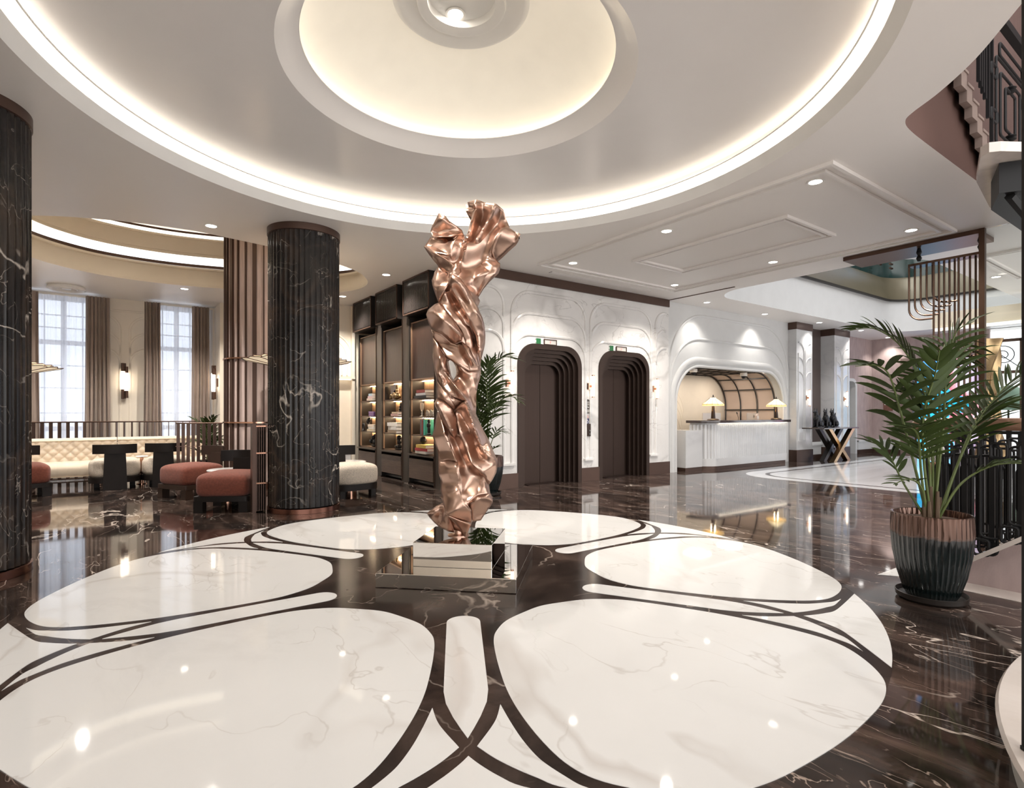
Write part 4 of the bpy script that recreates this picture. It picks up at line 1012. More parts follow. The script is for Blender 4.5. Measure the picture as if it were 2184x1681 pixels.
# ================================================================ BOOKCASES
def bookcase(y0,label):
    t=thing('bookcase',label,'bookcase',(2.10,y0,0),0,'tall bronze bookcases')
    b=MB(); b.box(.0,.44,.0,.03,.02,2.95); b.box(.0,.44,.97,1.0,.02,2.95); b.box(.43,.45,0,1,.02,2.95); b.box(.10,.44,.03,.97,.02,.06); b.build('carcass',M['black_frame'],t,smooth=False)
    b=MB(); b.box(-.10,.44,.0,1.0,2.99,HC-.003); b.build('top_box',M['black_frame'],t,smooth=False)
    b=MB()
    b.grid(lambda i,j:(-.104-.010*abs(math.sin(PI*22*i)),.03+.94*i,3.03+.55*j),176,1); b.build('ribbed_panel',M['ribbed'],t,ang=30)
    b=MB()
    for a in ((-.118,-.10,0,1,2.99,3.012),(-.118,-.10,0,1,HC-.025,HC-.003),(-.118,-.10,0,.014,2.99,HC-.003),(-.118,-.10,.986,1,2.99,HC-.003)): b.box(*a)
    b.build('panel_edge',M['bronze'],t,smooth=False)
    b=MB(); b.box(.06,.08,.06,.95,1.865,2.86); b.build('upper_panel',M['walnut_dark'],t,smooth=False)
    b=MB()
    for a in ((.03,.06,.045,.06,.56,2.88),(.03,.06,.95,.965,.56,2.88),(.03,.06,.045,.965,2.86,2.88),(.03,.33,.04,.965,1.84,1.865)): b.box(*a)
    b.build('wood_frame',mat('walnut_edge',(.20,.12,.075),.4),t,smooth=False)
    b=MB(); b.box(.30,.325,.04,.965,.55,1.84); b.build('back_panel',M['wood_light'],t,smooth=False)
    for z in (.555,.875,1.195,1.515):
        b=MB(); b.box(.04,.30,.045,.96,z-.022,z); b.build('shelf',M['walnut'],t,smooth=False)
    for z in (.853,1.173,1.493,1.84):
        b=MB(); b.box(.25,.27,.06,.95,z-.010,z-.001); b.build('led_strip',M['warm_soft'],t,smooth=False)
    b=MB(); b.box(-.03,.44,.0,1.,.505,.532); b.build('counter',M['pilaster'],t,smooth=False)
    b=MB(); b.box(-.005,.03,.05,.96,.10,.45); b.build('cupboard_door',M['walnut_h'],t,smooth=False)
    b=MB(); b.box(.0,.44,-.25,-.001,.001,HC-.003); b.build('side_pilaster',M['pilaster'],t,smooth=False)
    b=MB(); b.box(-.012,.002,-.012,.004,.02,2.98); b.build('pilaster_edge',M['tube'],t,smooth=False)
    return t
bookcase(6.94,'tall lit bookcase farthest from the lifts, beside the cream fan wall')
bookcase(5.69,'tall lit middle bookcase of the three')
bookcase(4.43,'tall lit bookcase partly hidden behind the copper sculpture')
BX=2.235
def C3(c): return mat('book_%02x%02x%02x'%tuple(int(255*min(1,v)) for v in c),c,.6)
_bc={}
def bmat(c):
    if c not in _bc: _bc[c]=C3(c)
    return _bc[c]
def book_flat(x,y,z,w,d,h,c,label,group,rz=0):
    t=thing('book',label,'book',(x,y,z),rz,group)
    b=MB(); b.box(-d/2,d/2,-w/2,w/2,.0005,.004); b.box(-d/2,d/2,-w/2,w/2,h-.004,h); b.box(-d/2,-d/2+.004,-w/2,w/2,.0005,h); b.build('cover',bmat(c),t,smooth=False)
    b=MB(); b.box(-d/2+.005,d/2-.006,-w/2+.006,w/2-.006,.0045,h-.0045); b.build('pages',M['paper'],t,smooth=False)
def stack(y,z,spec,group,where):
    zz=z
    for k,(w,d,h,c,cn) in enumerate(spec):
        pos='alone in' if len(spec)==1 else ('at the bottom of' if k==0 else ('on top of' if k==len(spec)-1 else 'in the middle of'))
        book_flat(BX-.03,y+random.uniform(-.01,.01),zz+.0006,w,d,h,c,'%s book %s the stack, %s'%(cn,pos,where),group,random.uniform(-.06,.06)); zz+=h+.0008
    return zz
def blob(name,label,cat_,loc,parts,m,group=None):
    b=MB()
    for (x,y,z,a,bb,c) in parts:
        b.grid(lambda i,j,x=x,y=y,z=z,a=a,bb=bb,c=c:(x+a*math.cos(PI*(j-.5))*math.cos(2*PI*i),y+bb*math.cos(PI*(j-.5))*math.sin(2*PI*i),z+c*math.sin(PI*(j-.5))),14,8,cu=True)
    o=b.build(name,m,None,loc); return tag(o,label,cat_,group)
# shelf tops .5555 .8755 1.1955 1.5155 ; first bookcase (far)
sA='top lit shelf of the farthest bookcase'
stack(7.22,1.515,[(.30,.22,.05,(.62,.50,.42),'thick tan'),(.24,.2,.045,(.60,.42,.44),'pink'),(.22,.18,.05,(.42,.55,.62),'pale blue')],'books stacked in the farthest bookcase',sA)
t=thing('purple_box','small purple patterned box on the second lit shelf of the farthest bookcase','box',(BX-.02,7.22,1.1955))
b=MB(); b.box(-.08,.08,-.13,.13,.0006,.075); b.build('box_body',mat('purple_lacquer',(.16,.08,.24),.4,var=.5,vscale=30),t,smooth=False)
b=MB(); b.box(-.082,.082,-.132,.132,.0755,.095); b.build('lid',mat('lilac_lid',(.30,.18,.42),.4),t,smooth=False)
zq=stack(7.17,.875,[(.32,.22,.05,(.62,.52,.36),'yellowish'),(.30,.2,.045,(.72,.68,.62),'white'),(.28,.2,.05,(.70,.60,.50),'cream')],'books stacked in the farthest bookcase','third shelf of the farthest bookcase')
b=MB(); b.tube([(0,.055*math.cos(a*PI/12),.085+.075*math.sin(a*PI/12)) for a in range(24)],.016,8,True); b.box(-.03,.03,-.05,.05,.001,.02)
tag(b.build('ring_ornament',M['dog'],None,(BX-.1,7.72,.8755)),'dark ring ornament at the left end of the third shelf of the farthest bookcase','ornament')
blob('figurine','small dark leafy figurine beside the dark ring ornament','figurine',(BX,7.60,.8755),[(0,0,.03,.05,.05,.03),(0,0,.1,.03,.03,.09),(0,.03,.2,.04,.05,.05),(0,-.03,.24,.04,.04,.05)],M['dog'])
blob('figurine','dark figurine at the pilaster end of the third shelf','figurine',(BX+.0,7.09,zq),[(0,0,.02,.035,.035,.02),(0,0,.08,.025,.025,.07),(0,.0,.17,.035,.035,.045)],M['dog'])
blob('flower_sculpture','dark bouquet shaped sculpture on the lowest shelf of the farthest bookcase','sculpture',(BX-.02,7.22,.5555),[(0,0,.03,.07,.12,.03)]+[(random.uniform(-.04,.04),random.uniform(-.12,.12),random.uniform(.07,.22),.05,.05,.05) for k in range(12)],M['dog'])
# middle bookcase
t=thing('picture_frame','framed white picture of a purple flower in the middle bookcase','picture',(BX+.03,6.33,1.5155),0)
b=MB(); b.box(-.006,.012,-.17,.17,.0006,.285); b.build('frame',M['downlight_trim'],t,smooth=False)
b=MB()
for k in range(22):
    y=random.uniform(-.08,.02); z=random.uniform(.04,.17); r=random.uniform(.012,.03)
    b.prism([(y+r*math.cos(2*PI*q/8),z+r*math.sin(2*PI*q/8)) for q in range(8)],-.0075,-.0065-.0004*k/22,axis='x')
b.build('printed_flower',mat('print_purple',(.12,.06,.20),.6,var=.5,vscale=40),t,smooth=False)
blob('woven_ornament','dark gold lattice bowl with a tall finial in the middle bookcase','ornament',(BX-.07,6.02,1.5155),[(0,0,.06,.08,.15,.06)]+[(random.uniform(-.05,.05),.15*math.cos(k*.7),.07+.04*math.sin(k*1.9),.03,.03,.03) for k in range(14)]+[(0,-.02,.15,.03,.03,.06),(0,-.02,.23,.02,.02,.05)],mat('old_gold',(.20,.13,.06),.35,.8,var=.5,vscale=50))
zz=stack(5.97,1.195,[(.30,.22,.05,(.48,.30,.27),'dusty red'),(.26,.2,.035,(.55,.43,.30),'tan')],'books stacked in the middle bookcase','under the dark pagoda figurine')
blob('pagoda_figurine','dark spiky pagoda figurine on two books in the middle bookcase','figurine',(BX-.03,5.90,zz),[(0,0,.015,.05,.06,.015),(0,0,.05,.045,.05,.03),(0,0,.09,.035,.04,.03),(0,.02,.13,.013,.013,.045),(0,-.025,.12,.012,.012,.04),(0,0,.15,.011,.011,.04)],M['dog'])
stack(6.03,.875,[(.42,.26,.06,(.30,.22,.15),'brown and cream'),(.40,.25,.07,(.72,.69,.64),'large white'),(.40,.25,.07,(.74,.71,.66),'large cream')],'books stacked in the middle bookcase','third shelf of the middle bookcase')
blob('bust','dark bust of a curled figure on the lowest shelf of the middle bookcase','sculpture',(BX-.02,6.0,.5555),[(0,-.02,.02,.08,.16,.02),(0,.08,.06,.05,.09,.03),(0,-.03,.07,.05,.06,.06),(0,-.01,.15,.045,.05,.07),(0,-.0,.23,.05,.06,.05),(0,.05,.20,.03,.05,.03)],M['dog'])
# nearest bookcase
stack(4.86,1.515,[(.46,.24,.045,(.02,.02,.022),'black'),(.42,.22,.045,(.42,.40,.40),'grey'),(.34,.22,.055,(.22,.04,.035),'dark red')],'books stacked in the bookcase behind the sculpture','top shelf behind the sculpture')
t=thing('glass_candlestick','clear glass candlestick on the second shelf of the bookcase behind the sculpture','candlestick',(BX-.05,4.98,1.1955))
gl=mat('clear_glass',(.85,.82,.75),.08,transm=.6)
b=MB(); b.lathe([(.045,.001),(.045,.008),(.012,.02),(.02,.05),(.012,.08),(.022,.11),(.03,.125)],20); b.build('stem',gl,t)
b=MB(); b.lathe([(.028,.126),(.036,.15),(.036,.24)],20); b.build('cup',gl,t)
shell=mat('pearl_shell',(.52,.47,.40),.35,var=.4,vscale=60)
for k,(y,n_) in enumerate(((4.80,'left'),(4.66,'middle'),(4.54,'right'))):
    blob('shell_ornament','%s one of the three pale round shells on a shelf behind the sculpture'%n_,'ornament',(BX-.03,y,1.1955),[(0,0,.055,.03,.062,.055),(-.01,.0,.09,.02,.035,.03),(.0,.0,.012,.035,.045,.012)],shell,'pale shell ornaments')
for k,(y,h,c,n_) in enumerate(((4.93,.27,(.10,.095,.09),'charcoal'),(4.875,.265,(.20,.05,.05),'dark red'),(4.80,.27,(.05,.34,.26),'teal green'))):
    t=thing('book',n_+' upright book on the third shelf of the bookcase behind the sculpture','book',(BX,y,.8755),0,'upright books behind the sculpture')
    b=MB(); b.box(-.10,.09,-.024,.024,.0006,h); b.build('cover',bmat(c),t,smooth=False)
    b=MB(); b.box(-.09,.0905,-.019,.019,h,h+.001); b.build('pages',M['paper'],t,smooth=False)
blob('figurine','dark slender figurine leaning beside the teal book','figurine',(BX-.06,4.70,.8755),[(0,0,.02,.04,.045,.02),(0,0,.09,.025,.03,.09),(0,.01,.17,.035,.04,.05),(0,.0,.24,.026,.028,.035)],M['dog'])
zz=stack(4.82,.555,[(.42,.26,.045,(.62,.58,.52),'white'),(.42,.26,.05,(.40,.05,.055),'bright red'),(.40,.25,.055,(.50,.36,.08),'mustard')],'books stacked in the bookcase behind the sculpture','lowest shelf behind the sculpture')
blob('bust','dark shiny head ornament on the stack of colourful books','sculpture',(BX-.03,4.97,zz),[(0,0,.015,.04,.045,.015),(0,0,.07,.06,.065,.065),(0,-.02,.085,.045,.05,.05),(0,-.045,.06,.03,.03,.03)],M['dog'])

for o in list(COL.objects):
    if o.parent is None and 2.1<o.location.x<2.4 and 4.4<o.location.y<7.9 and .5<o.location.z<1.8 and o.location.y not in (7.72,7.60):
        if o.name.split('.')[0] in ('book','purple_box','picture_frame','woven_ornament','pagoda_figurine','bust','glass_candlestick','shell_ornament','figurine','flower_sculpture'): o.location.y+=.08
# ================================================================ RECEPTION
t=thing('reception_desk','white fluted marble reception desk with a dark counter and glowing edge','desk',(9.95,3.60,0))
# plan: front straight at y=0, rounded left end
def deskpath(off=0.,back=.34):
    r=.42+off
    x0=-1.62
    p=[(1.70,-off)]+[(x0+.42,-off)]
    p+=[(x0+.42-r*math.sin(rad(a)), .42-r*math.cos(rad(a))) for a in range(8,91,8)]
    p+=[(x0-off,back+.1),(1.70,back+.1)]
    return p
def flute(path,amp,step):
    out=[]
    for i in range(len(path)-1):
        a=Vector(path[i]); b_=Vector(path[i+1]); l=(b_-a).length; n=max(2,int(l/.012)); d=(b_-a).normalized(); nn=Vector((-d.y,d.x))
        for k in range(n):
            s=l*k/n; out.append((a+d*s,nn,l))
    res=[]; tot=0; prev=None
    for p,nn,l in out:
        if prev is not None: tot+=(p-prev).length
        prev=p; res.append(tuple(p-nn*(-amp)*abs(math.sin(PI*tot/step))))
    return res
fp=flute(deskpath(),.026,.078)
b=MB(); b.prism(fp+[(1.70,.44)],.24,1.0); b.build('fluted_front',M['white2'],t,ang=25)
b=MB(); b.prism(deskpath(.022),.075,.245); b.build('plinth',M['pillar_marble'],t,ang=30)
b=MB(); b.prism(deskpath(-.02),.001,.075); b.build('bronze_base',M['bronze_trim'],t,ang=30)
b=MB(); b.prism(deskpath(-.02),1.0,1.035); b.build('top_edge',M['pillar_marble'],t,ang=30)
b=MB(); b.prism(deskpath(.13),1.037,1.095); b.build('counter',mat('dark_counter',(.045,.032,.032),.12,coat=.4),t,ang=30,bevel=.006)
b=MB(); b.sweep(deskpath(.045)[:2],[(0,1.028),(.03,1.032)],False); b.build('led_strip',M['desk_led'],t,smooth=False)
b=MB(); b.box(-1.5,1.70,.445,1.05,.70,.74); b.box(1.66,1.70,.445,1.05,.001,.70); b.build('work_surface',M['dark_wood'],t,smooth=False)
b=MB(); b.box(-2.18,-1.60,.12,.75,.075,.88); b.build('side_wing',M['pillar_marble'],t,smooth=False)
b=MB(); b.box(-2.18,-1.60,.13,.75,.001,.075); b.build('wing_base',M['bronze_trim'],t,smooth=False)
def shade_mat():
    m,nt,bb=newmat('leaded_shade'); L=nt.links.new
    tc=N(nt,'ShaderNodeTexCoord'); sp=N(nt,'ShaderNodeSeparateXYZ'); L(tc.outputs['Object'],sp.inputs[0])
    r=ramp(nt,[(0,(1.,.62,.20)),(.3,(1.,.80,.45)),(1,(1.,.90,.62))]); mr=N(nt,'ShaderNodeMapRange'); mr.inputs['From Min'].default_value=.33; mr.inputs['From Max'].default_value=.55; L(sp.outputs['Z'],mr.inputs['Value']); L(mr.outputs[0],r.inputs['Fac'])
    L(r.outputs['Color'],bb.inputs['Base Color']); L(r.outputs['Color'],bb.inputs['Emission Color']); bb.inputs['Emission Strength'].default_value=.75; bb.inputs['Roughness'].default_value=.4
    return m
SHADE=shade_mat()
def desk_lamp(label,x,y):
    t=thing('table_lamp',label,'lamp',(x,y,1.096),0,'leaded glass desk lamps')
    b=MB(); b.lathe([(.13,.001),(.135,.012),(.11,.03),(.055,.042)],8); b.build('base',M['dark_wood'],t,ang=30)
    b=MB(); b.lathe([(.05,.042),(.030,.32)],4,fr=None); o=b.build('stem',M['dark_wood'],t,smooth=False); o.rotation_euler=(0,0,PI/4)
    b=MB(); b.lathe([(.235,.33),(.238,.362),(.07,.50),(.045,.515)],12); b.build('lamp_shade',SHADE,t,smooth=False)
    b=MB()
    for k in range(12):
        a=2*PI*k/12; b.tube([(.237*math.cos(a),.237*math.sin(a),.333),(.240*math.cos(a),.240*math.sin(a),.362),(.072*math.cos(a),.072*math.sin(a),.503)],.003,4)
    b.tube([(.240*math.cos(2*PI*k/12),.240*math.sin(2*PI*k/12),.362) for k in range(12)],.004,4,True)
    b.build('leading',M['black_frame'],t)
    b=MB(); b.lathe([(.05,.514),(.035,.528),(.012,.535),(.016,.55),(.008,.57),(.0001,.585)],12); b.build('finial',M['black_frame'],t)
    for s in (-1,1):
        b=MB(); b.tube([(s*.07,-.02,.34),(s*.07,-.02,.22)],.003,4); b.lathe([(.0001,.205),(.008,.212),(.0001,.222)],8,(s*.07,-.02,0)); b.build('pull_chain',M['brass'],t)
    l=bpy.data.lights.new('bulb','POINT'); l.energy=7; l.color=(1,.78,.5); l.shadow_soft_size=.05; lo=bpy.data.objects.new('bulb_lamp',l); COL.objects.link(lo); lo.location=(x,y,1.096+.25)
desk_lamp('lit leaded glass lamp at the left end of the reception counter',8.78,3.74)
desk_lamp('lit leaded glass lamp at the right end of the reception counter',11.44,3.74)
def monitor(label,x,y,rz,logo):
    t=thing('computer_monitor',label,'monitor',(x,y,.7405),rz,'monitors on the reception desk')
    b=MB(); b.box(-.27,.27,-.012,.012,.20,.52); b.build('back_shell',mat('silver_back',(.62,.58,.56),.35,.2),t,smooth=False,bevel=.004)
    b=MB(); b.box(-.262,.262,.0125,.018,.21,.51); b.build('screen_glass',M['blackhole'],t,smooth=False)
    b=MB(); b.box(-.04,.04,-.035,-.0125,.011,.30); b.box(-.12,.12,-.09,.10,.0008,.0105); b.build('stand',mat('silver_stand',(.5,.47,.45),.3,.5),t,smooth=False)
    if logo:
        b=MB(); y=-.0125; s=.055
        glyph(b,[ln(-.62,-.7,-.30,1.0,.14),ln(-.46,.1,-.12,.42,.14),ln(-.12,.42,-.02,.30,.14),ln(-.02,.30,-.16,-.5,.14),
                 ln(.12,-1.1,.42,.45,.14),ln(.42,.45,.72,.42,.14),ln(.72,.42,.62,-.30,.14),ln(.62,-.30,.28,-.42,.14)],0.02,.43,s,y)
        b.build('logo_mark',DARKS,t,smooth=False)
monitor('silver monitor standing behind the left desk lamp',9.62,4.36,rad(-14),False)
monitor('silver monitor with a round maker mark at the middle of the desk',11.42,4.36,0,True)
t=thing('microphone','thin black gooseneck microphone on the reception counter','microphone',(10.1,3.96,1.096))
b=MB(); b.tube([(.02,0,.001),(.015,0,.06),(-.03,0,.14)],.006,6); b.build('gooseneck',M['black_frame'],t)
b=MB(); b.tube([(-.03,0,.14),(-.05,0,.19)],.013,8); b.build('capsule',M['black_frame'],t)
t=thing('card_holder','small pale rounded holder before the middle monitor','holder',(10.93,3.95,1.096))
b=MB(); b.prism(arch_path(-.05,.05,.001,.13,.045),-.02,.02,axis='y'); b.build('holder_body',mat('pale_pink',(.62,.50,.44),.4),t,ang=40)
b=MB(); b.box(-.035,.035,-.022,-.0205,.02,.09); b.build('card',M['paper'],t,smooth=False)
def cctv(label,x,y):
    t=thing('dome_camera',label,'security camera',(x,y,VZ-.035),0,'dome cameras of the reception')
    b=MB(); b.lathe([(.085,.03),(.088,-.05),(.07,-.065)],20); b.build('housing',M['downlight_trim'],t)
    b=MB(); b.lathe([(.062,-.066),(.055,-.10),(.03,-.125),(.0001,-.13)],18); b.build('dark_dome',M['blackhole'],t)
cctv('white dome camera hanging above the left desk lamp',8.69,4.2)
cctv('white dome camera hanging near the right of the reception opening',10.85,4.27)
# alcove light: area lamps without fixtures under the alcove ceiling
for x in (8.2,9.6,11.0):
    l=bpy.data.lights.new('alcove','AREA'); l.energy=8; l.size=.5; l.color=(1,.88,.76); lo=bpy.data.objects.new('alcove_lamp',l); COL.objects.link(lo); lo.location=(x,4.75,VZ-.06)
# ---- console table and dogs
t=thing('console_table','dark console table on crossed bronze legs between the marble pillars','console table',(13.45,3.20,0))
b=MB(); b.box(-1.25,.68,-.28,.28,.85,.885); b.build('tabletop',mat('dark_stone_top',(.05,.042,.042),.12),t,smooth=False,bevel=.006)
for k,(xa,xb,y,m) in enumerate(((-.62,.42,-.20,M['brass']),(.42,-.62,-.20,M['brass']),(-.42,.55,.14,M['black_frame']),(.55,-.42,.14,M['black_frame']))):
    b=MB(); wd=.085; yy=y+(.0 if k%2==0 else .12)
    b.add([(xa-wd,yy-.06,.002),(xa+wd,yy-.06,.002),(xb+wd,yy-.06,.849),(xb-wd,yy-.06,.849),(xa-wd,yy+.055,.002),(xa+wd,yy+.055,.002),(xb+wd,yy+.055,.849),(xb-wd,yy+.055,.849)],[(0,3,2,1),(4,5,6,7),(0,1,5,4),(1,2,6,5),(2,3,7,6),(3,0,4,7)])
    b.build('leg',m,t,smooth=False)
def ell(b,c,s,n=12,rx=0.):
    R_=Matrix.Rotation(rx,3,'Y')
    def fn(i,j):
        v=Vector((s[0]*math.cos(PI*(j-.5))*math.cos(2*PI*i),s[1]*math.cos(PI*(j-.5))*math.sin(2*PI*i),s[2]*math.sin(PI*(j-.5)))); return Vector(c)+R_@v
    b.grid(fn,n,8,cu=True)
def dog(label,x,y,rz):
    b=MB()
    b.box(-.10,.17,-.075,.075,.0008,.02)
    ell(b,(.09,0,.11),(.10,.085,.095))                     # haunches
    ell(b,(.02,0,.20),(.085,.075,.15),rx=-.35)             # trunk
    ell(b,(-.045,0,.25),(.07,.068,.10))                    # chest
    ell(b,(-.06,0,.34),(.048,.048,.09),rx=-.15)            # neck
    ell(b,(-.085,0,.415),(.058,.048,.045))                 # skull
    ell(b,(-.14,0,.405),(.045,.028,.025))                  # muzzle
    for s in (-1,1):
        ell(b,(-.065,s*.03,.46),(.014,.010,.04))           # ears
        b.tube([(-.05,s*.045,.25),(-.075,s*.045,.13),(-.075,s*.045,.03)],[.034,.022,.020],8); ell(b,(-.09,s*.045,.03),(.03,.02,.014))
        ell(b,(.06,s*.075,.09),(.07,.03,.065)); ell(b,(.0,s*.075,.03),(.05,.022,.016))
    b.tube([(.17,0,.06),(.21,.02,.09),(.20,.03,.20),(.15,.03,.30),(.17,.03,.38)],[.022,.022,.02,.018,.012],8)
    o=b.build('dog_statue',M['dog'],None,(x,y,.8855),rz); return tag(o,label,'statue','dark seated dog statues')
dog('dark seated dog statue at the free end of the console table',13.30,3.20,0)
dog('dark seated dog statue in the middle of the console table',12.94,3.22,.2)
dog('dark seated dog statue beside the marble pillar on the console table',12.47,3.22,-.1)

# ================================================================ STAIR, RAILING, TUBES
def scroll(b,y0,y1,z0,z1,x,r=.012,rr=.03,n=5):
    """closed rounded frame of round bar in the plane x"""
    p=rrect(y0,y1,z0,z1,min(rr,(y1-y0)/2-.001,(z1-z0)/2-.001),n); b.tube([(x,a,c) for a,c in p],r,8,True)
def slope(y): return .15+(-2.45-y)*.73            # stringer top, rising away from the lobby
def railing(label,x,ya,yb,nb,group,dens=1):
    t=thing('stair_railing',label,'railing',(x,ya,0),0,group)
    b=MB(); b.tube([(0,.10,1.10),(0,.06,1.165),(0,-.02,1.17)]+[(0,-(ya-yb)*k/6,1.17) for k in range(1,7)],.042,14); b.build('handrail',M['rail_wood'],t)
    b=MB(); b.box(-.012,.012,-(ya-yb),.02,1.105,1.128); b.build('under_rail',M['iron'],t,smooth=False)
    L_=ya-yb
    for k in range(nb):
        y=-L_*(k+.5)/nb; zb=max(slope(ya+y),.1)+.003
        b=MB(); b.box(-.016,.016,y-.016,y+.016,zb+.06,1.105); b.box(-.026,.026,y-.026,y+.026,zb+.035,zb+.07); b.build('baluster',M['iron'],t,smooth=False)
        b=MB(); b.box(-.032,.032,y-.032,y+.032,zb,zb+.036); b.build('baluster_foot',M['iron'],t,smooth=False,bevel=.005)
        w=L_/nb
        for q,(a,c,zt,zd) in enumerate(((-.36,.36,1.02,.10),(-.20,.46,.95,-.02),(-.44,.14,.88,.18))):
            b=MB(); scroll(b,y+a*w,y+c*w,zb+zd,zt,-.035+.02*q,.010,.035); b.build('scroll_bar',M['iron'],t)
        for (a,zc,h) in ((.33,zb+.03,.11),(-.30,.99,.10)):
            b=MB(); scroll(b,y+a*w-.045,y+a*w+.045,zc-h/2,zc+h/2,-.045,.010,.02); b.build('scroll_bar',M['iron'],t)
    b=MB(); zb=slope(ya)-.02; scroll(b,-.30,.26,zb-.16,zb+.02,-.07,.011,.04); b.build('scroll_bar',M['iron'],t)
    return t
railing('black iron stair railing with an oak handrail behind the big potted palm',2.80,-2.22,-3.0,5,'iron stair railings')
railing('farther black iron stair railing seen through the nearer one',3.95,-2.0,-3.6,9,'iron stair railings')
# stringer with marble cap, steps
w=MB(); w.prism([(-2.43,.001),(-2.43,.13),(-3.4,.13+.97*.73),(-3.4,.001)],2.86,2.93,axis='x'); w.prism([(-2.43,.001),(-2.43,.13),(-3.4,.13+.97*.73),(-3.4,.001)],3.85,3.92,axis='x')
struct(w.build('wall_stair',M['pink'],smooth=False),'mauve side of the lobby staircase')
w=MB()
for x0,x1 in ((2.72,3.04),(3.8,4.1)): w.prism([(-2.40,.105),(-2.40,.142),(-3.4,.142+1.0*.73),(-3.4,.105+1.0*.73)],x0,x1,axis='x')
struct(w.build('trim_31',M['stair_marble'],smooth=False),'marble capping of the stair side')
w=MB()
for k in range(4): w.box(2.93,3.85,-2.75-.24*k-.30,-2.75-.24*k,.001,.17*(k+1)-.0)
struct(w.build('stair_flight',M['stair_marble'],smooth=False),'marble steps of the lobby staircase')
w=MB(); w.box(2.62,2.86,-3.1,-2.2,.0007,.004); struct(w.build('trim_32',M['stair_marble'],smooth=False),'pale marble strip on the floor beside the stair')
# rounded white marble step at the right edge
t=thing('rounded_step','rounded white marble step cut by the right edge of the photo','step',(.99,-5.43,0))
b=MB(); b.lathe([(2.27,.001),(2.27,.13),(2.28,.135)],160); b.build('riser',M['wall_white'],t)
b=MB(); b.lathe([(.0001,.136),(2.30,.136),(2.31,.15),(2.30,.165),(.0001,.166)],160); b.build('tread',M['stair_marble'],t,ang=40)
# dark post at the right edge of the picture
t=thing('door_post','slim dark bronze post at the very right edge of the photo','post',(.1415,-3.404,.167),rad(-35.74))
b=MB(); b.box(-.06,-.03,-.02,.05,0,HC-.17); b.build('post_shaft',M['iron'],t,smooth=False)
b=MB(); b.box(-.062,-.025,-.03,.053,0,.012); b.build('foot_plate',M['iron'],t,smooth=False)
# --- upper flight seen through the stair well: plaster faces, landing, balusters
edge=well
w=MB(); w.sweep(edge,[(0,HC),(0,8.2)],False)
struct(w.build('wall_stairwell',M['stair_plaster'],smooth=True),'brown plaster face of the stair well above the ceiling')
BF=mat('brown_fabric_wall',(.105,.062,.054),.8,bump=.3,bscale=50,var=.15,vscale=10,stretch=(8,8,.4))
w=MB(); w.box(6.72,6.80,-9,-1.97,HC,8.2)
w.prism([(5.10,3.75),(4.12,4.42),(3.1,5.10),(3.1,8.2),(6.7,8.2),(6.7,3.75)],-2.03,-1.995,axis='y'); struct(w.build('wall_stair_back',BF,smooth=False),'brown fabric wall behind the upper stair')
w=MB()
for k in range(14):
    x=5.10-.15*k; z=3.78+.099*k
    w.box(x-.15,x,-2.09,-2.03,z-.12,z+.03); w.box(x-.15,x+.02,-2.10,-2.03,z+.03,z+.055)
struct(w.build('stair_upper',mat('shaded_stone',(.26,.20,.175),.5,var=.12,vscale=8),smooth=False),'stone steps of the upper flight')  # darker stone: shade of the stair well put into its colour
t=thing('stair_landing','stone landing slab on black steel beneath the upper flight','landing',(0,0,0))
b=MB(); b.prism([(3.55,-2.41),(3.60,-2.34),(4.2,-2.16),(5.1,-2.035),(6.6,-2.035),(6.6,-4),(4.9,-3.9),(3.77,-2.58),(3.60,-2.47)],3.38,3.46); b.build('stone_slab',M['stair_marble'],t,smooth=False)
b=MB(); b.prism([(3.86,-2.40),(4.3,-2.24),(6.6,-2.24),(6.6,-3.9),(4.9,-3.8),(3.98,-2.60)],3.12,3.375); b.build('steel_underside',M['iron'],t,smooth=False)
b=MB(); b.tube([(3.95,-2.45,3.10),(4.35,-2.52,2.92),(5.2,-3.2,2.92)],.04,6); b.build('steel_bracket',M['iron'],t)
t=thing('stair_railing','black iron railing with geometric panels of the upper flight','railing',(3.86,-2.38,3.50),0,'iron stair railings')
b=MB(); b.box(-1.2,2.2,-.03,.03,1.12,1.19); b.build('handrail',M['iron'],t,smooth=False)
for x,z0 in ((-.46,.42),(-.41,.39),(-.36,.36),(-.30,.33),(-.22,.20),(-.12,.03)):
    b=MB(); b.box(x-.012,x+.012,-.012,.012,z0,1.12); b.build('baluster',M['iron'],t,smooth=False)
def xscroll(parent,x0,x1,z0,z1,r=.011,rr=.025):
    b=MB(); b.tube([(a,0,c) for a,c in rrect(x0,x1,z0,z1,min(rr,(x1-x0)/2-.001,(z1-z0)/2-.001),4)],r,8,True); b.build('scroll_bar',M['iron'],parent)
for x0 in (.0,.95):
    for a in ((.0,.95,.06,.80),(.12,.72,.16,.70),(.27,.57,.25,.62),(-.14,.03,.60,.70),(-.14,.03,.22,.32),(.10,.8,.84,.95),(.10,.8,-.06,.03)): xscroll(t,x0+a[0],x0+a[1],a[2],a[3])
    for zz in (.61,.18):
        b=MB(); b.lathe([(.014,0),(.045,.02),(.02,.035),(.045,.05),(.014,.07)],12,(x0+.42,0,zz)); b.build('turned_knob',M['iron'],t)
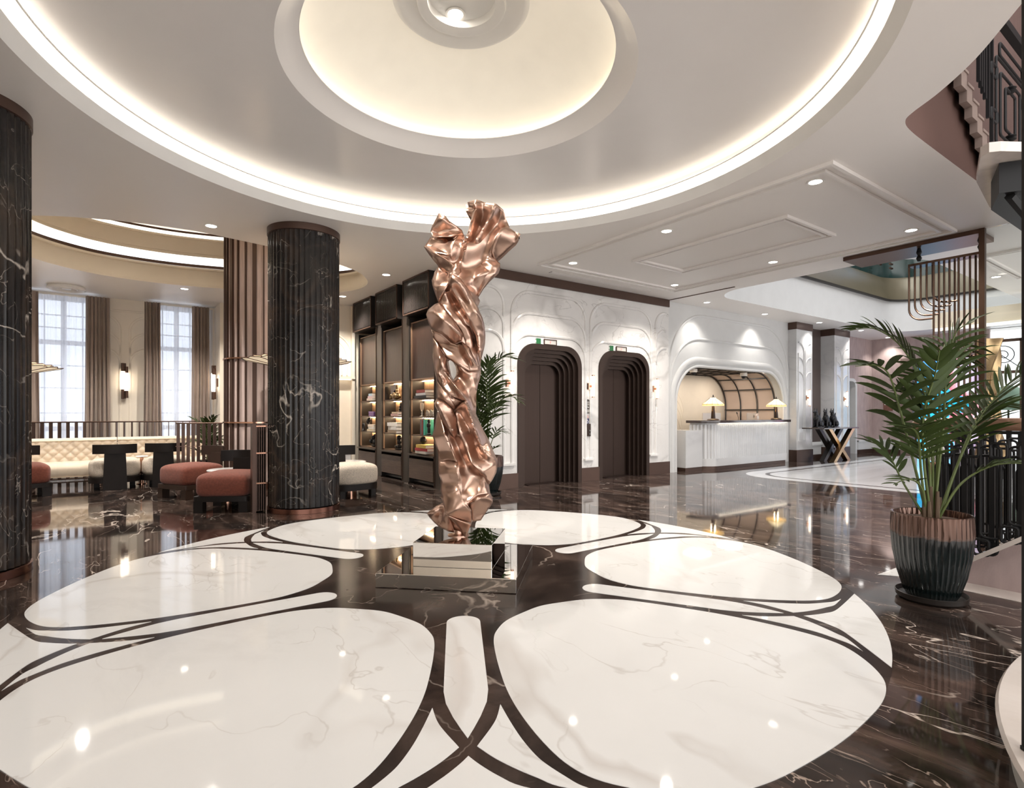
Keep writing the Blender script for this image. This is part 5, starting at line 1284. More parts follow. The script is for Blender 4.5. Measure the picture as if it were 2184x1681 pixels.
# --- bronze framed glass screen and hanging tubes
t=thing('glass_screen','tall bronze framed glass screen beside the stair','glass screen',(6.80,-1.55,0))
b=MB(); b.box(-.035,.035,-.03,.03,.001,HC-.002); b.build('post',M['tube'],t,smooth=False)
hd=MB(); hd.box(6.77,7.40,-1.52,.11,HC-.06,HC-.002); struct(hd.build('trim_34',M['bronze'],smooth=False),'bronze ceiling header over the hanging tubes')
b=MB(); b.box(-.03,.03,-.50,-.44,.001,HC-.002); b.build('post',M['bronze'],t,smooth=False)
b=MB(); b.box(-.006,.006,-.44,-.03,.02,HC-.01); b.build('pane',thin_glass('clear_pane',(.95,.97,.96)),t,smooth=False)
t=thing('tube_screen','hanging screen of curved bronze tubes behind the big potted palm','tube screen',(6.92,-1.12,0))
for k in range(4):
    z=3.36-.012*k
    b=MB(); b.box(-.10,.10,-.40,.40,z-.004+.02*k-.05,z+.004+.02*k-.05); b.build('top_rail',M['tube'],t,smooth=False)
for y in (-.38,.30):
    b=MB(); b.lathe([(.02,3.38),(.035,3.42),(.018,3.46),(.035,3.50),(.02,3.56),(.02,HC-.062)],12,(0,y,0)); b.build('hanger',M['iron'],t)
for k in range(5):
    y0=.40-.06*k; zb=2.55+.055*k; r=.16; x=-.06+.03*k
    b=MB(); b.tube([(x,y0,3.34),(x,y0,zb+r)]+[(x,y0-r+r*math.cos(rad(a)),zb+r-r*math.sin(rad(a))) for a in range(15,91,15)]+[(x,y0-r-.12,zb)],.013,8); b.build('bent_tube',M['tube'],t)
for k in range(5):
    y0=.11-.05*k; zb=1.86+.05*k; r=.14; x=-.06+.03*k
    b=MB(); b.tube([(x,y0,3.34),(x,y0,zb+r)]+[(x,y0-r+r*math.cos(rad(a)),zb+r-r*math.sin(rad(a))) for a in range(15,91,15)]+[(x,y0-r-.16,zb)],.013,8); b.build('bent_tube',M['tube'],t)
for k in range(5):
    b=MB(); y=-.16-.055*k; b.tube([(-.04+.02*k,y,3.34),(-.04+.02*k,y,1.0)],.013,8); b.build('straight_tube',M['tube'],t)
# --- entrance seen through the glass
w=MB(); w.box(11.8,12.1,-4,.55,3.05,3.35); struct(w.build('trim_33',M['cove_cream'],smooth=False),'cream lit bulkhead towards the entrance')
ce=thing('cove_light','warm strip lamp on the bulkhead towards the entrance','cove light',(11.78,-1.7,3.0)); b=MB(); b.box(-.02,.02,-2.2,2.2,-.03,.03); b.build('led_strip',M['warm'],ce,smooth=False)
t=bpy.data.objects.new('window_3',None); COL.objects.link(t); t.location=(17.75,.0,0); struct(t,'tall entrance window towards the street','window')
b=MB()
for y in (-2.2,-.4,.36,1.15): b.box(-.04,.04,y-.04,y+.04,.001,3.3)
for z in (.02,2.35,3.22): b.box(-.04,.04,-2.2,1.15,z,z+.08)
b.build('window_frame',M['bronze'],t,smooth=False)
b=MB()
for k in range(2):
    cy=.75-1.2*k
    b.tube([(0,cy+.3*(1-s/40)*math.cos(s*.35),2.85+.3*(1-s/40)*math.sin(s*.35)) for s in range(38)],.012,6)
    b.tube([(0,cy-.35,2.5),(0,cy+.35,3.15)],.012,6)
b.build('iron_scroll',M['iron'],t)
st=MB(); st.box(20.8,20.85,-4,2.4,-.5,5); 
struct(st.build('backdrop_street',emis('street_daylight',(.93,.95,1.),1.5),smooth=False),'bright hazy street outside the entrance')
t=thing('street_parasol','green domed parasol outside the entrance window','parasol',(18.9,.9,0))
b=MB(); b.lathe([(.62,1.35),(.58,1.55),(.42,1.85),(.2,2.02),(.0001,2.08)],24); b.build('canopy',mat('green_canvas',(.16,.26,.20),.8),t)
b=MB(); b.cyl((0,0,.001),.025,1.6,10); b.build('pole',M['iron'],t)
t=thing('bronze_figure','twisted gold bronze sculpture seen through the glass beside the entrance','sculpture',(11.8,-.41,0))
b=MB(); b.grid(lambda i,j:((.17+.09*math.sin(7*j+1)+.05*math.sin(3*(2*PI*i)+9*j))*math.cos(2*PI*i+3*j)+.10*math.sin(5*j),(.14+.06*math.cos(6*j)+.05*math.cos(4*(2*PI*i)-6*j))*math.sin(2*PI*i+3*j),.35+2.35*j),36,60,cu=True); b.build('twisted_body',M['brass'],t,ang=60)
b=MB(); b.box(-.3,.3,-.3,.3,.001,.36); b.build('base_block',M['black_frame'],t,smooth=False)
t=thing('pedestal_vase','black and white patterned vase on a rose gold drum behind the big palm','vase',(8.55,-.53,0))
b=MB(); b.lathe([(.09,.001),(.09,.44),(.13,.45),(.13,.47)],28); b.build('drum',M['rosegold'],t)
vm,nt,bb=newmat('patterned_glaze'); vo=N(nt,'ShaderNodeTexVoronoi'); vo.inputs['Scale'].default_value=26; vo.feature='DISTANCE_TO_EDGE'
r=ramp(nt,[(.06,(.02,.02,.02)),(.10,(.7,.68,.64))]); nt.links.new(vo.outputs['Distance'],r.inputs['Fac']); nt.links.new(r.outputs['Color'],bb.inputs['Base Color']); bb.inputs['Roughness'].default_value=.25
b=MB(); b.lathe([(.07,.471),(.12,.55),(.14,.72),(.13,.86),(.10,.96),(.115,1.0),(.10,1.0),(.085,.95)],32); b.build('vase_body',vm,t)
# ================================================================ PLINTH
pt=thing('sculpture_plinth','stepped mirror polished steel plinth under the copper sculpture','plinth',(0,0,0),rad(-44.2))
b=MB(); b.box(-.51,.51,-.51,.51,.005,.105); b.build('lower_slab',M['mirror'],pt,smooth=False,bevel=.003)
b=MB(); b.box(-.30,.30,-.30,.30,.1055,.285); b.build('upper_block',M['mirror'],pt,smooth=False,bevel=.003)
# ================================================================ POTTED PALMS
def glaze():
    m,nt,b=newmat('glazed_pot'); L=nt.links.new
    tc=N(nt,'ShaderNodeTexCoord'); sp=N(nt,'ShaderNodeSeparateXYZ'); L(tc.outputs['Object'],sp.inputs[0])
    no=N(nt,'ShaderNodeTexNoise'); no.inputs['Scale'].default_value=14; no.inputs['Detail'].default_value=4; L(tc.outputs['Object'],no.inputs['Vector'])
    a=N(nt,'ShaderNodeMath',operation='MULTIPLY_ADD'); a.inputs[1].default_value=.05; L(no.outputs['Fac'],a.inputs[0]); L(sp.outputs['Z'],a.inputs[2])
    r=ramp(nt,[(0,(.0055,.0095,.0095)),(.60,(.007,.011,.0115)),(.765,(.004,.005,.006)),(.79,(.11,.065,.05)),(1,(.13,.075,.057))]); mr=N(nt,'ShaderNodeMapRange'); mr.inputs['From Max'].default_value=.60; L(a.outputs[0],mr.inputs['Value']); L(mr.outputs[0],r.inputs['Fac'])
    L(r.outputs['Color'],b.inputs['Base Color']); b.inputs['Roughness'].default_value=.16; b.inputs['Coat Weight'].default_value=.25; b.inputs['Coat Roughness'].default_value=.08
    r3=ramp(nt,[(.77,(0,0,0)),(.8,(.8,.8,.8))]); L(mr.outputs[0],r3.inputs['Fac']); L(r3.outputs['Color'],b.inputs['Metallic']); return m
GLZ=glaze()
def pot(t,R,H,ns=44):
    fr=lambda a,z: 1-.022*abs(math.cos(a*ns/2))
    b=MB(); prof=[(R*.60,.026),(R*.68,.10*H),(R*.83,.30*H),(R*.95,.55*H),(R*1.0,.78*H),(R*.985,.97*H),(R*.98,H),(R*.95,H*1.005),(R*.92,H),(R*.90,H*.92)]
    b.lathe(prof,ns*6,fr=lambda a,z: fr(a,z) if z<H*.975 else 1); b.build('pot',GLZ,t,ang=28)
    b=MB(); b.lathe([(.0001,H*.93),(R*.5,H*.94),(R*.9,H*.925)],24); b.build('soil',M['soil'],t)
    b=MB(); b.lathe([(.0001,.002),(R*.78,.002),(R*.86,.018),(R*.88,.05),(R*.86,.052),(R*.80,.024),(.0001,.022)],48); b.build('saucer',M['black_frame'],t,ang=40)
def frond(t,pts,nleaf,L,W,f0=.35,droop=.5,rng=None,rad0=.012,spread=1.05,two=True):
    rng=rng or random
    P=[Vector(p) for p in cat(pts,10,False)]; n=len(P)
    b=MB(); b.tube(P,[rad0*(1-.75*i/n) for i in range(n)],6,mi=1)
    cum=[0]
    for i in range(1,n): cum.append(cum[-1]+(P[i]-P[i-1]).length)
    T=cum[-1]
    def at(s):
        s=min(max(s,0),T*.9999)
        for i in range(1,n):
            if cum[i]>=s:
                k=(s-cum[i-1])/max(cum[i]-cum[i-1],1e-6); return P[i-1].lerp(P[i],k),(P[i]-P[i-1]).normalized()
    for k in range(nleaf):
        f=f0+(1-f0)*(k+.3*rng.random())/nleaf
        p,d=at(T*f)
        side=d.cross(Vector((0,0,1)))
        if side.length<.15: side=Vector((0,-1,0)).cross(d)
        side.normalize(); up=side.cross(d).normalized()
        g=(k+.5)/nleaf
        ln_=L*(.55+.45*math.sin(PI*min(1,.18+.75*g)))*(.85+.3*rng.random())*(1-.35*g)
        for s in (-1,1):
            a=spread*(1-.45*g)+rng.uniform(-.1,.1)
            dir_=(d*math.cos(a)+side*s*math.sin(a)+up*.15).normalized()
            pos=p.copy(); ns=7; vs=[]; wv=dir_.cross(up).normalized()
            tw=rng.uniform(-.5,.5)
            for q in range(ns+1):
                u=q/ns; w=W*math.sin(PI*min(1,.10+.92*u))**.75*(1 if u<.98 else .2)
                upl=wv.cross(dir_).normalized()
                wq=wv*math.cos(tw)+upl*math.sin(tw)
                vs+=[pos-wq*w/2+upl*w*.16,pos,pos+wq*w/2+upl*w*.16]
                pos=pos+dir_*ln_/ns
                dir_=(dir_+Vector((0,0,-1))*droop*ln_/ns*(1.2+1.8*u)).normalized()
                wv=(wv-dir_*wv.dot(dir_)).normalized()
            fs=[]
            for q in range(ns): fs+=[(3*q,3*q+1,3*q+4,3*q+3),(3*q+1,3*q+2,3*q+5,3*q+4)]
            b.add(vs,fs,0)
    return b.build('frond',[M['palm'],M['palm_stem']],t,ang=60)
def palm(label,loc,R,H,px,scale,x0,y0,specs,seed,grp='potted palms'):
    """local x = across, local y = away; specs list of (points in trace units, depth spread, leaf count, length, width, droop, start)"""
    t=thing('potted_palm',label,'plant',loc,rad(-35.74),grp); rng=random.Random(seed)
    pot(t,R,H)
    b=MB()
    for k in range(9):
        a=rng.random()*6.3; r=R*.3*rng.random(); b.tube([(r*math.cos(a),r*math.sin(a),H*.92),(r*1.1*math.cos(a),r*1.1*math.sin(a),H*.92+.12+.12*rng.random())],[.016,.009],6)
    b.build('sheath',M['palm_dead'],t)
    for (pts,dy,nl,L,W,dr,f0) in specs:
        P=[]
        for i,(x,y) in enumerate(pts):
            u=i/(len(pts)-1)
            P.append(((x-x0)*scale, dy*u**1.3, H*.93+(y0-y)*scale if i else H*.93))
        frond(t,P,nl,L,W,f0,dr,rng,.006+.0035*R/.232)
    return t
S1=.00316
palm('large potted palm in a ribbed dark green pot, beside the stair railing',(2.22,-2.43,0),.232,.58,None,S1,1985,1088,[
 ([(1978,1088),(1935,945),(1900,850),(1868,785),(1830,766),(1775,769)],-.25,9,.30,.042,1.2,.50),
 ([(1975,1088),(1950,985),(1925,915),(1890,893),(1848,893)],-.35,13,.26,.026,.6,.45),
 ([(1980,1088),(1955,1020),(1918,1000),(1872,1008)],-.15,6,.16,.022,1.2,.55),
 ([(1988,1088),(1995,920),(1985,800),(1955,715),(1910,672),(1868,672)],.30,20,.34,.026,.9,.45),
 ([(1992,1088),(2012,900),(2030,765),(2062,706),(2110,715),(2150,760)],.35,17,.36,.025,1.3,.42),
 ([(1998,1088),(2050,940),(2095,850),(2150,785),(2215,752)],-.10,20,.36,.026,.5,.45),
 ([(2000,1088),(2062,945),(2115,865),(2170,840),(2215,850)],.25,16,.34,.024,.7,.45),
 ([(1990,1088),(2006,890),(2008,770),(2020,695),(2050,672)],-.10,14,.36,.024,1.0,.40),
 ([(1984,1088),(1958,965),(1940,865),(1942,790),(1930,740)],-.30,9,.34,.044,.6,.42),
 ([(2000,1088),(2030,1010),(2072,968),(2118,962)],-.30,8,.20,.024,1.1,.55),
 ([(1985,1088),(1985,960),(1972,860),(1935,805)],.10,10,.30,.026,.8,.45),
 ([(1975,1088),(1945,1020),(1925,945),(1905,925)],.30,8,.24,.034,1.0,.5),
],3)
S2=.00728
palm('potted palm in a dark ribbed pot between the sculpture and the left lift',(2.42,3.36,0),.27,.60,None,S2,1056,975,[
 ([(1056,975),(1050,890),(1040,810),(1025,765)],-.1,20,.40,.034,.9,.35),
 ([(1058,975),(1062,870),(1068,795),(1090,765),(1120,770)],-.3,20,.42,.030,1.2,.40),
 ([(1058,975),(1065,905),(1080,860),(1108,845),(1126,858)],-.3,18,.34,.024,1.0,.42),
 ([(1054,975),(1045,905),(1028,880),(1010,893)],-.25,14,.34,.036,.9,.4),
 ([(1055,975),(1048,910),(1036,850),(1018,820),(1008,838)],-.2,18,.36,.034,1.0,.4),
 ([(1060,975),(1068,940),(1080,916),(1097,920)],-.2,7,.22,.028,1.0,.5),
 ([(1057,975),(1060,860),(1056,800),(1066,772)],-.35,18,.42,.036,.8,.38),
 ([(1056,975),(1053,940),(1040,918),(1026,925)],-.3,10,.26,.032,1.0,.45),
 ([(1060,975),(1070,955),(1082,950)],-.1,5,.18,.024,1.0,.5),
],5)
S3=.0083
palm('small potted palm behind the slatted screen beside the drum pillar',(-.84,7.42,0),.18,.42,None,S3,455,965,[
 ([(455,965),(452,920),(440,885),(425,872)],-.1,14,0.24,.028,.8,.35),
 ([(456,965),(457,910),(462,880),(475,868)],-.1,14,0.26,.028,.9,.35),
 ([(455,965),(450,930),(432,920),(415,930)],-.2,12,0.22,.028,1.0,.4),
 ([(457,965),(465,930),(478,915),(492,922)],-.1,12,0.22,.028,1.0,.4),
 ([(456,965),(453,900),(450,875)],-.1,12,0.24,.030,.6,.35),
 ([(456,965),(448,945),(440,935)],-.3,8,0.18,.028,.9,.4),
],8)

# ================================================================ COPPER SCULPTURE
sc_=4.43/1190.
def PX(px,py,dep=0.):               # trace units -> metres in the sculpture's own frame (y towards the lift wall)
    return Vector(((px-1092)*sc_+.400, -dep, 1.25-(py-882)*sc_-.2855))
def Z7(L): return [(880+x/4.5423,430+y/4.5423) for x,y in L]
def Z8(L): return [(880+x/4.2038,780+y/4.2038) for x,y in L]
OUT=Z7([(265,150),(330,185),(365,225),(425,255),(480,285),(498,335),(507,385),(512,425),(525,372),(545,310),(562,262),(580,215),(545,165),(522,120),(527,75),(520,45),(545,66),(630,55),(720,78),(815,100),(880,125),(905,190),(930,250),(940,290),(990,320),(1045,350),(1020,392),(1000,417),(930,470),(860,530),(806,575),(812,598),(850,622),(845,655),(832,700),(800,740),(750,790),(690,860),(640,935),(655,965),(648,990),(628,1030),(650,1070),(680,1130),(698,1200),(703,1290),(700,1370),(688,1440),(670,1510),(657,1570),(660,1640)])
OUT+=Z8([(612,60),(605,115),(590,180),(576,260),(572,340),(568,430),(600,500),(640,590),(675,660),(700,720),(730,780),(757,830),(763,870),(750,950),(720,1010),(686,1058),(700,1130),(722,1180),(718,1215),(690,1262),(655,1315),(612,1382),(542,1384),(515,1450),(485,1510),(455,1497),(430,1510),(400,1512),(385,1490),(330,1475),(230,1440),(195,1400),(160,1340),(148,1302),(225,1245),(295,1212),(272,1195),(258,1175),(270,1130),(262,1060),(272,1010),(250,950),(240,870),(242,830),(225,750),(205,680),(188,620),(205,560),(215,480),(240,405),(225,370),(219,340),(240,300),(232,230),(222,160),(215,100),(205,30)])
OUT+=Z7([(222,1590),(205,1520),(198,1480),(210,1420),(205,1320),(182,1250),(176,1200),(150,1110),(168,1070),(235,1022),(275,1012),(265,975),(240,920),(208,830),(198,780),(220,700),(262,625),(235,605),(213,585),(150,500),(110,435),(130,424),(140,398),(180,350),(184,305),(200,270),(245,200)])
HOLE=Z7([(348,1548),(368,1530),(392,1555),(418,1600),(424,1650),(415,1690),(395,1725),(375,1690),(362,1620)])
RID=[  # (points, heights in cm) : ridges +, valleys -
 (Z7([(205,370),(290,387),(390,383),(440,350),(478,305)]),[3,4,5,4,2]),
 (Z7([(190,300),(260,310),(340,290),(400,300)]),[-1,-2,0,2]),
 (Z7([(150,440),(250,450),(330,500),(385,570)]),[1,-3,-2,1]),
 (Z7([(225,530),(300,588),(390,640),(420,680)]),[4,5,6,7]),
 (Z7([(262,640),(320,680),(372,722)]),[-3,-4,-3]),
 (Z7([(385,580),(398,480),(438,372)]),[5,4,4]),
 (Z7([(410,640),(480,540),(500,440)]),[-6,-7,-5]),
 (Z7([(640,75),(612,170),(565,300),(525,430),(500,600)]),[4,6,6,5,4]),
 (Z7([(680,95),(690,190),(620,330),(560,450)]),[0,-2,-3,-2]),
 (Z7([(810,115),(765,225),(700,310),(620,400)]),[3,5,4,3]),
 (Z7([(868,140),(800,270),(725,430),(680,545),(620,660)]),[-1,-4,-7,-8,-9]),
 (Z7([(935,290),(872,312),(805,430),(768,520),(798,592)]),[2,5,6,5,3]),
 (Z7([(990,330),(930,380),(860,440)]),[0,-2,-2]),
 (Z7([(690,560),(740,560),(810,610),(838,640)]),[0,4,5,2]),
 (Z7([(600,780),(690,740),(790,700)]),[-3,2,2]),
 (Z7([(500,690),(555,670),(610,740),(590,860),(530,860)]),[-4,-6,-9,-10,-8]),
 (Z7([(380,760),(400,680),(440,650),(480,720)]),[6,8,8,3]),
 (Z7([(400,770),(480,810),(560,905),(640,1050),(690,1190)]),[7,8,9,8,4]),
 (Z7([(380,850),(425,930),(500,1050),(572,1195)]),[5,6,5,4]),
 (Z7([(350,910),(430,1050),(500,1140),(555,1200)]),[-5,-8,-9,-6]),
 (Z7([(330,930),(272,1010),(340,1085),(430,1200),(505,1320)]),[5,5,6,6,7]),
 (Z7([(160,1105),(250,1110),(350,1215),(440,1290),(492,1325)]),[4,8,10,10,8]),
 (Z7([(200,1250),(300,1300),(380,1372),(430,1393),(480,1370)]),[3,5,6,7,8]),
 (Z7([(250,1330),(340,1400),(430,1450),(500,1570),(545,1645)]),[0,-3,-4,-4,-2]),
 (Z7([(515,1330),(560,1430),(600,1520),(640,1600)]),[7,6,6,5]),
 (Z7([(575,1215),(592,1300),(620,1380),(635,1440)]),[-4,-7,-6,-3]),
 (Z7([(605,1240),(650,1330),(655,1450)]),[4,5,4]),
 (Z7([(245,1375),(300,1470),(335,1540)]),[2,5,5]),
 (Z7([(240,1480),(290,1600),(340,1690)]),[4,6,7]),
 (Z8([(210,40),(258,170),(345,258),(385,365)]),[5,6,6,4]),
 (Z8([(300,70),(385,165),(470,262),(500,320),(520,400),(560,535),(610,690),(645,750),(735,825)]),[5,8,10,9,9,8,8,7,4]),
 (Z8([(250,60),(320,190),(380,300)]),[-2,-3,-3]),
 (Z8([(430,120),(470,210),(530,330),(545,420)]),[-8,-9,-8,-5]),
 (Z8([(540,120),(580,210)]),[3,1]),
 (Z8([(420,20),(520,80),(600,60)]),[4,7,4]),
 (Z8([(430,405),(540,535),(580,680),(605,790)]),[-2,-4,-4,-2]),
 (Z8([(228,355),(310,470),(385,570),(402,610)]),[7,9,9,6]),
 (Z8([(370,385),(412,500),(420,600)]),[-1,-3,-5]),
 (Z8([(410,400),(440,600),(500,740),(545,850),(602,905),(645,970),(692,1130)]),[5,6,6,7,8,7,3]),
 (Z8([(378,640),(430,800),(520,920),(560,965)]),[-7,-8,-8,-10]),
 (Z8([(280,530),(330,640),(392,800),(420,845),(440,980),(452,1100),(492,1200),(540,1262)]),[3,6,8,9,9,9,9,6]),
 (Z8([(240,845),(330,832),(415,850)]),[0,-2,4]),
 (Z8([(255,640),(300,700),(350,760)]),[5,4,3]),
 (Z8([(450,930),(550,968),(632,972)]),[-3,-10,-4]),
 (Z8([(470,1110),(500,1040),(550,980)]),[-2,-1,-7]),
 (Z8([(525,1222),(600,1130),(690,1142)]),[2,4,1]),
 (Z8([(470,1150),(540,1200)]),[0,1]),
 (Z8([(300,1222),(342,1290),(382,1480)]),[3,9,3]),
 (Z8([(345,1292),(440,1340),(538,1382)]),[9,10,9]),
 (Z8([(390,1380),(430,1440),(470,1495)]),[2,3,6]),
 (Z8([(285,1290),(240,1430)]),[-1,1]),
 (Z8([(230,1260),(190,1380)]),[2,2]),
 (Z8([(280,1100),(350,1110),(420,1080)]),[3,6,6]),
]
def rowspan(poly,y):
    xs=[]
    for i in range(len(poly)):
        (x0,y0),(x1,y1)=poly[i],poly[(i+1)%len(poly)]
        if (y0>y)!=(y1>y): xs.append(x0+(y-y0)/(y1-y0)*(x1-x0))
    return sorted(xs)
def base_depth(x,y):
    xs=rowspan(OUT,y)
    for a,c in zip(xs[::2],xs[1::2]):
        if a-2<=x<=c+2:
            w=(c-a)/2; u=max(-1,min(1,(x-(a+c)/2)/max(w,1)))
            return min(w*sc_,.24)*.62*math.sqrt(max(0,1-u*u))
    return 0.
def densify(L,step,closed):
    o=[]
    n=len(L)
    for i in range(n if closed else n-1):
        a=Vector(L[i]); c=Vector(L[(i+1)%n]); k=max(1,int((c-a).length/step))
        for q in range(k): o.append(tuple(a.lerp(c,q/k)))
    if not closed: o.append(L[-1])
    return o
import numpy as np
GS=3.0; GX0,GY0=880.,425.; GW,GH=int(255/GS),int(740/GS)
MASK=np.zeros((GH,GW),bool)
for j in range(GH):
    for i in range(GW):
        p=(GX0+i*GS,GY0+j*GS)
        MASK[j,i]=inside(p,OUT) and not inside(p,HOLE)
BASE=np.array([[base_depth(GX0+i*GS,GY0+j*GS) if MASK[j,i] else 0. for i in range(GW)] for j in range(GH)])
def membrane(features,scale,relax):
    """stretch a sheet over ridges and valleys: Laplace with the features held"""
    fix=~MASK; val=np.zeros((GH,GW)); fx=fix.copy()
    for L,H in features:
        for q in range(len(L)-1):
            a=Vector(L[q]); c=Vector(L[q+1]); n=max(2,int((c-a).length/GS*2))
            for k in range(n+1):
                p=a.lerp(c,k/n); i=int(round((p.x-GX0)/GS)); j=int(round((p.y-GY0)/GS))
                if 0<=i<GW and 0<=j<GH and MASK[j,i]:
                    fx[j,i]=True; val[j,i]=BASE[j,i]+(H[q]+(H[q+1]-H[q])*k/n)*scale
    U=np.where(fx,val,BASE)
    for it in range(700):
        A=(np.roll(U,1,0)+np.roll(U,-1,0)+np.roll(U,1,1)+np.roll(U,-1,1))/4
        A=.998*A+.002*BASE
        U=np.where(fx,val,A)
    for it in range(relax):
        A=(np.roll(U,1,0)+np.roll(U,-1,0)+np.roll(U,1,1)+np.roll(U,-1,1))/4
        U=np.where(fix,0,.5*U+.5*A)
    return U
OUTD=densify(OUT,3.2,True); HOLED=densify(HOLE,3.2,True)
def odepth(x,y):                                   # the rim wanders in depth like a crumpled edge
    return .045*math.sin(y*.031+.6)+.03*math.sin(y*.083+x*.02)
rngb=random.Random(11); BACK=[]; y=455
while y<1120:
    xs=rowspan(OUT,y)
    if len(xs)>=2:
        a,c=xs[0],xs[-1]; sl=rngb.uniform(-26,26); L=[];H=[]
        for f in (.15,.38,.62,.85):
            L.append((a+(c-a)*f,y+sl*(f-.5)*2)); H.append(rngb.uniform(-5,7))
        BACK.append((L,H))
    y+=rngb.uniform(24,44)
UF=membrane(RID,.0060,6); UB=membrane(BACK,.009,3)
def samp(U,x,y):
    fx=(x-GX0)/GS; fy=(y-GY0)/GS; i=int(min(max(fx,0),GW-2)); j=int(min(max(fy,0),GH-2)); u=fx-i; v=fy-j
    return (U[j,i]*(1-u)+U[j,i+1]*u)*(1-v)+(U[j+1,i]*(1-u)+U[j+1,i+1]*u)*v
P2=[];E2=[]
for L in (OUTD,HOLED):
    o=len(P2); n=len(L); P2+=[Vector(p) for p in L]; E2+=[(o+i,o+(i+1)%n) for i in range(n)]
nrim=len(P2)
for j in range(GH):
    for i in range(GW):
        if MASK[max(0,j-1):j+2,max(0,i-1):i+2].all(): P2.append(Vector((GX0+(i+.5*(j%2))*GS,GY0+j*GS)))
r_=geometry.delaunay_2d_cdt(P2,E2,[],1,1e-4)
V2,F2,OV=r_[0],r_[2],r_[3]
F2=[f for f in F2 if (lambda c: inside(c,OUT) and not inside(c,HOLE))(sum((V2[i] for i in f),Vector((0,0)))/3)]
isrim=[any(k<nrim for k in OV[i]) for i in range(len(V2))]
st_=thing('sculpture','tall twisted crumpled copper sculpture standing on the mirror plinth','sculpture',(0,0,.2855),rad(-35.74))
bm=bmesh.new(); fr_=[];bk_=[]
for v,rm in zip(V2,isrim):
    od=odepth(v.x,v.y)
    if rm: q=bm.verts.new(PX(v.x,v.y,od)); fr_.append(q); bk_.append(q)
    else: fr_.append(bm.verts.new(PX(v.x,v.y,od*.8+samp(UF,v.x,v.y)))); bk_.append(bm.verts.new(PX(v.x,v.y,od*.8-samp(UB,v.x,v.y)*.9)))
for f in F2:
    bm.faces.new([fr_[i] for i in f])
    try: bm.faces.new([bk_[i] for i in reversed(f)])
    except ValueError: pass
for v in [v for v in bm.verts if not v.link_faces]: bm.verts.remove(v)
bmesh.ops.recalc_face_normals(bm,faces=bm.faces)
me=bpy.data.meshes.new('crumpled_sheet'); bm.to_mesh(me); bm.free()
me.materials.append(M['copper']); me.polygons.foreach_set('use_smooth',[True]*len(me.polygons))
so=bpy.data.objects.new('crumpled_sheet',me); COL.objects.link(so); so.parent=st_
me.set_sharp_from_angle(angle=rad(75))
# overlapping folds of the sheet, each a free-edged panel lying over the core
BSM=BASE.copy()
for it in range(10): BSM=(np.roll(BSM,1,0)+np.roll(BSM,-1,0)+np.roll(BSM,1,1)+np.roll(BSM,-1,1))/4
def fold(poly,bh,feats,seed=0):
    n0=len(poly); hb=bh if isinstance(bh,(list,tuple)) else [bh]*n0
    D=[];H=[]
    for i in range(n0):
        a=Vector(poly[i]); c=Vector(poly[(i+1)%n0]); k=max(1,int((c-a).length/4))
        for q in range(k): D.append(tuple(a.lerp(c,q/k))); H.append(hb[i]+(hb[(i+1)%n0]-hb[i])*q/k)
    xs=[p[0] for p in D]; ys=[p[1] for p in D]; x0,y0=min(xs)-6,min(ys)-6; W=int((max(xs)-x0+8)/2.5)+2; Hh=int((max(ys)-y0+8)/2.5)+2
    fx=np.ones((Hh,W),bool); val=np.zeros((Hh,W))
    hv=[samp(BSM,p[0],p[1])*.7+.012+h*.0115 for p,h in zip(D,H)]; DA=np.array(D); HA=np.array(hv)
    for j in range(Hh):
        for i in range(W):
            p=(x0+i*2.5,y0+j*2.5)
            if inside(p,D): fx[j,i]=False
            else: val[j,i]=HA[np.argmin((DA[:,0]-p[0])**2+(DA[:,1]-p[1])**2)]
    rim=fx.copy()
    for L,HH in feats:
        for q in range(len(L)-1):
            a=Vector(L[q]); c=Vector(L[q+1]); k=max(2,int((c-a).length/1.5))
            for u in range(k+1):
                p=a.lerp(c,u/k); i=int(round((p.x-x0)/2.5)); j=int(round((p.y-y0)/2.5))
                if 0<=i<W and 0<=j<Hh and not rim[j,i]:
                    fx[j,i]=True; val[j,i]=samp(BSM,p.x,p.y)*.7+.012+(HH[q]+(HH[q+1]-HH[q])*u/k)*.0125
    U=np.where(fx,val,HA.mean())
    for it in range(500):
        A=(np.roll(U,1,0)+np.roll(U,-1,0)+np.roll(U,1,1)+np.roll(U,-1,1))/4; U=np.where(fx,val,A)
    for it in range(2):
        A=(np.roll(U,1,0)+np.roll(U,-1,0)+np.roll(U,1,1)+np.roll(U,-1,1))/4; U=np.where(rim,val,.5*U+.5*A)
    P=[Vector(p) for p in D]; nr=len(P); E=[(i,(i+1)%nr) for i in range(nr)]
    for j in range(1,Hh-1):
        for i in range(1,W-1):
            if not rim[j-1:j+2,i-1:i+2].any(): P.append(Vector((x0+(i+.5*(j%2))*2.5,y0+j*2.5)))
    r=geometry.delaunay_2d_cdt(P,E,[],1,1e-4); vs=[]
    for k,v in enumerate(r[0]):
        o=[q for q in r[3][k] if q<nr]
        if o: z=hv[o[0]]
        else:
            a=(v.x-x0)/2.5; c=(v.y-y0)/2.5; i=int(a); j=int(c); u=a-i; w_=c-j
            z=(U[j,i]*(1-u)+U[j,i+1]*u)*(1-w_)+(U[j+1,i]*(1-u)+U[j+1,i+1]*u)*w_
        vs.append(PX(v.x,v.y,odepth(v.x,v.y)*.8+z))
    b=MB(); b.add(vs,[tuple(f) for f in r[2] if inside(sum((r[0][i] for i in f),Vector((0,0)))/3,D)])
    o=b.build('sheet_fold',M['copper'],st_,ang=50)
    sd=o.modifiers.new('thick','SOLIDIFY'); sd.thickness=.006; sd.offset=0
R7=lambda L,H:(Z7(L),H)
R8=lambda L,H:(Z8(L),H)
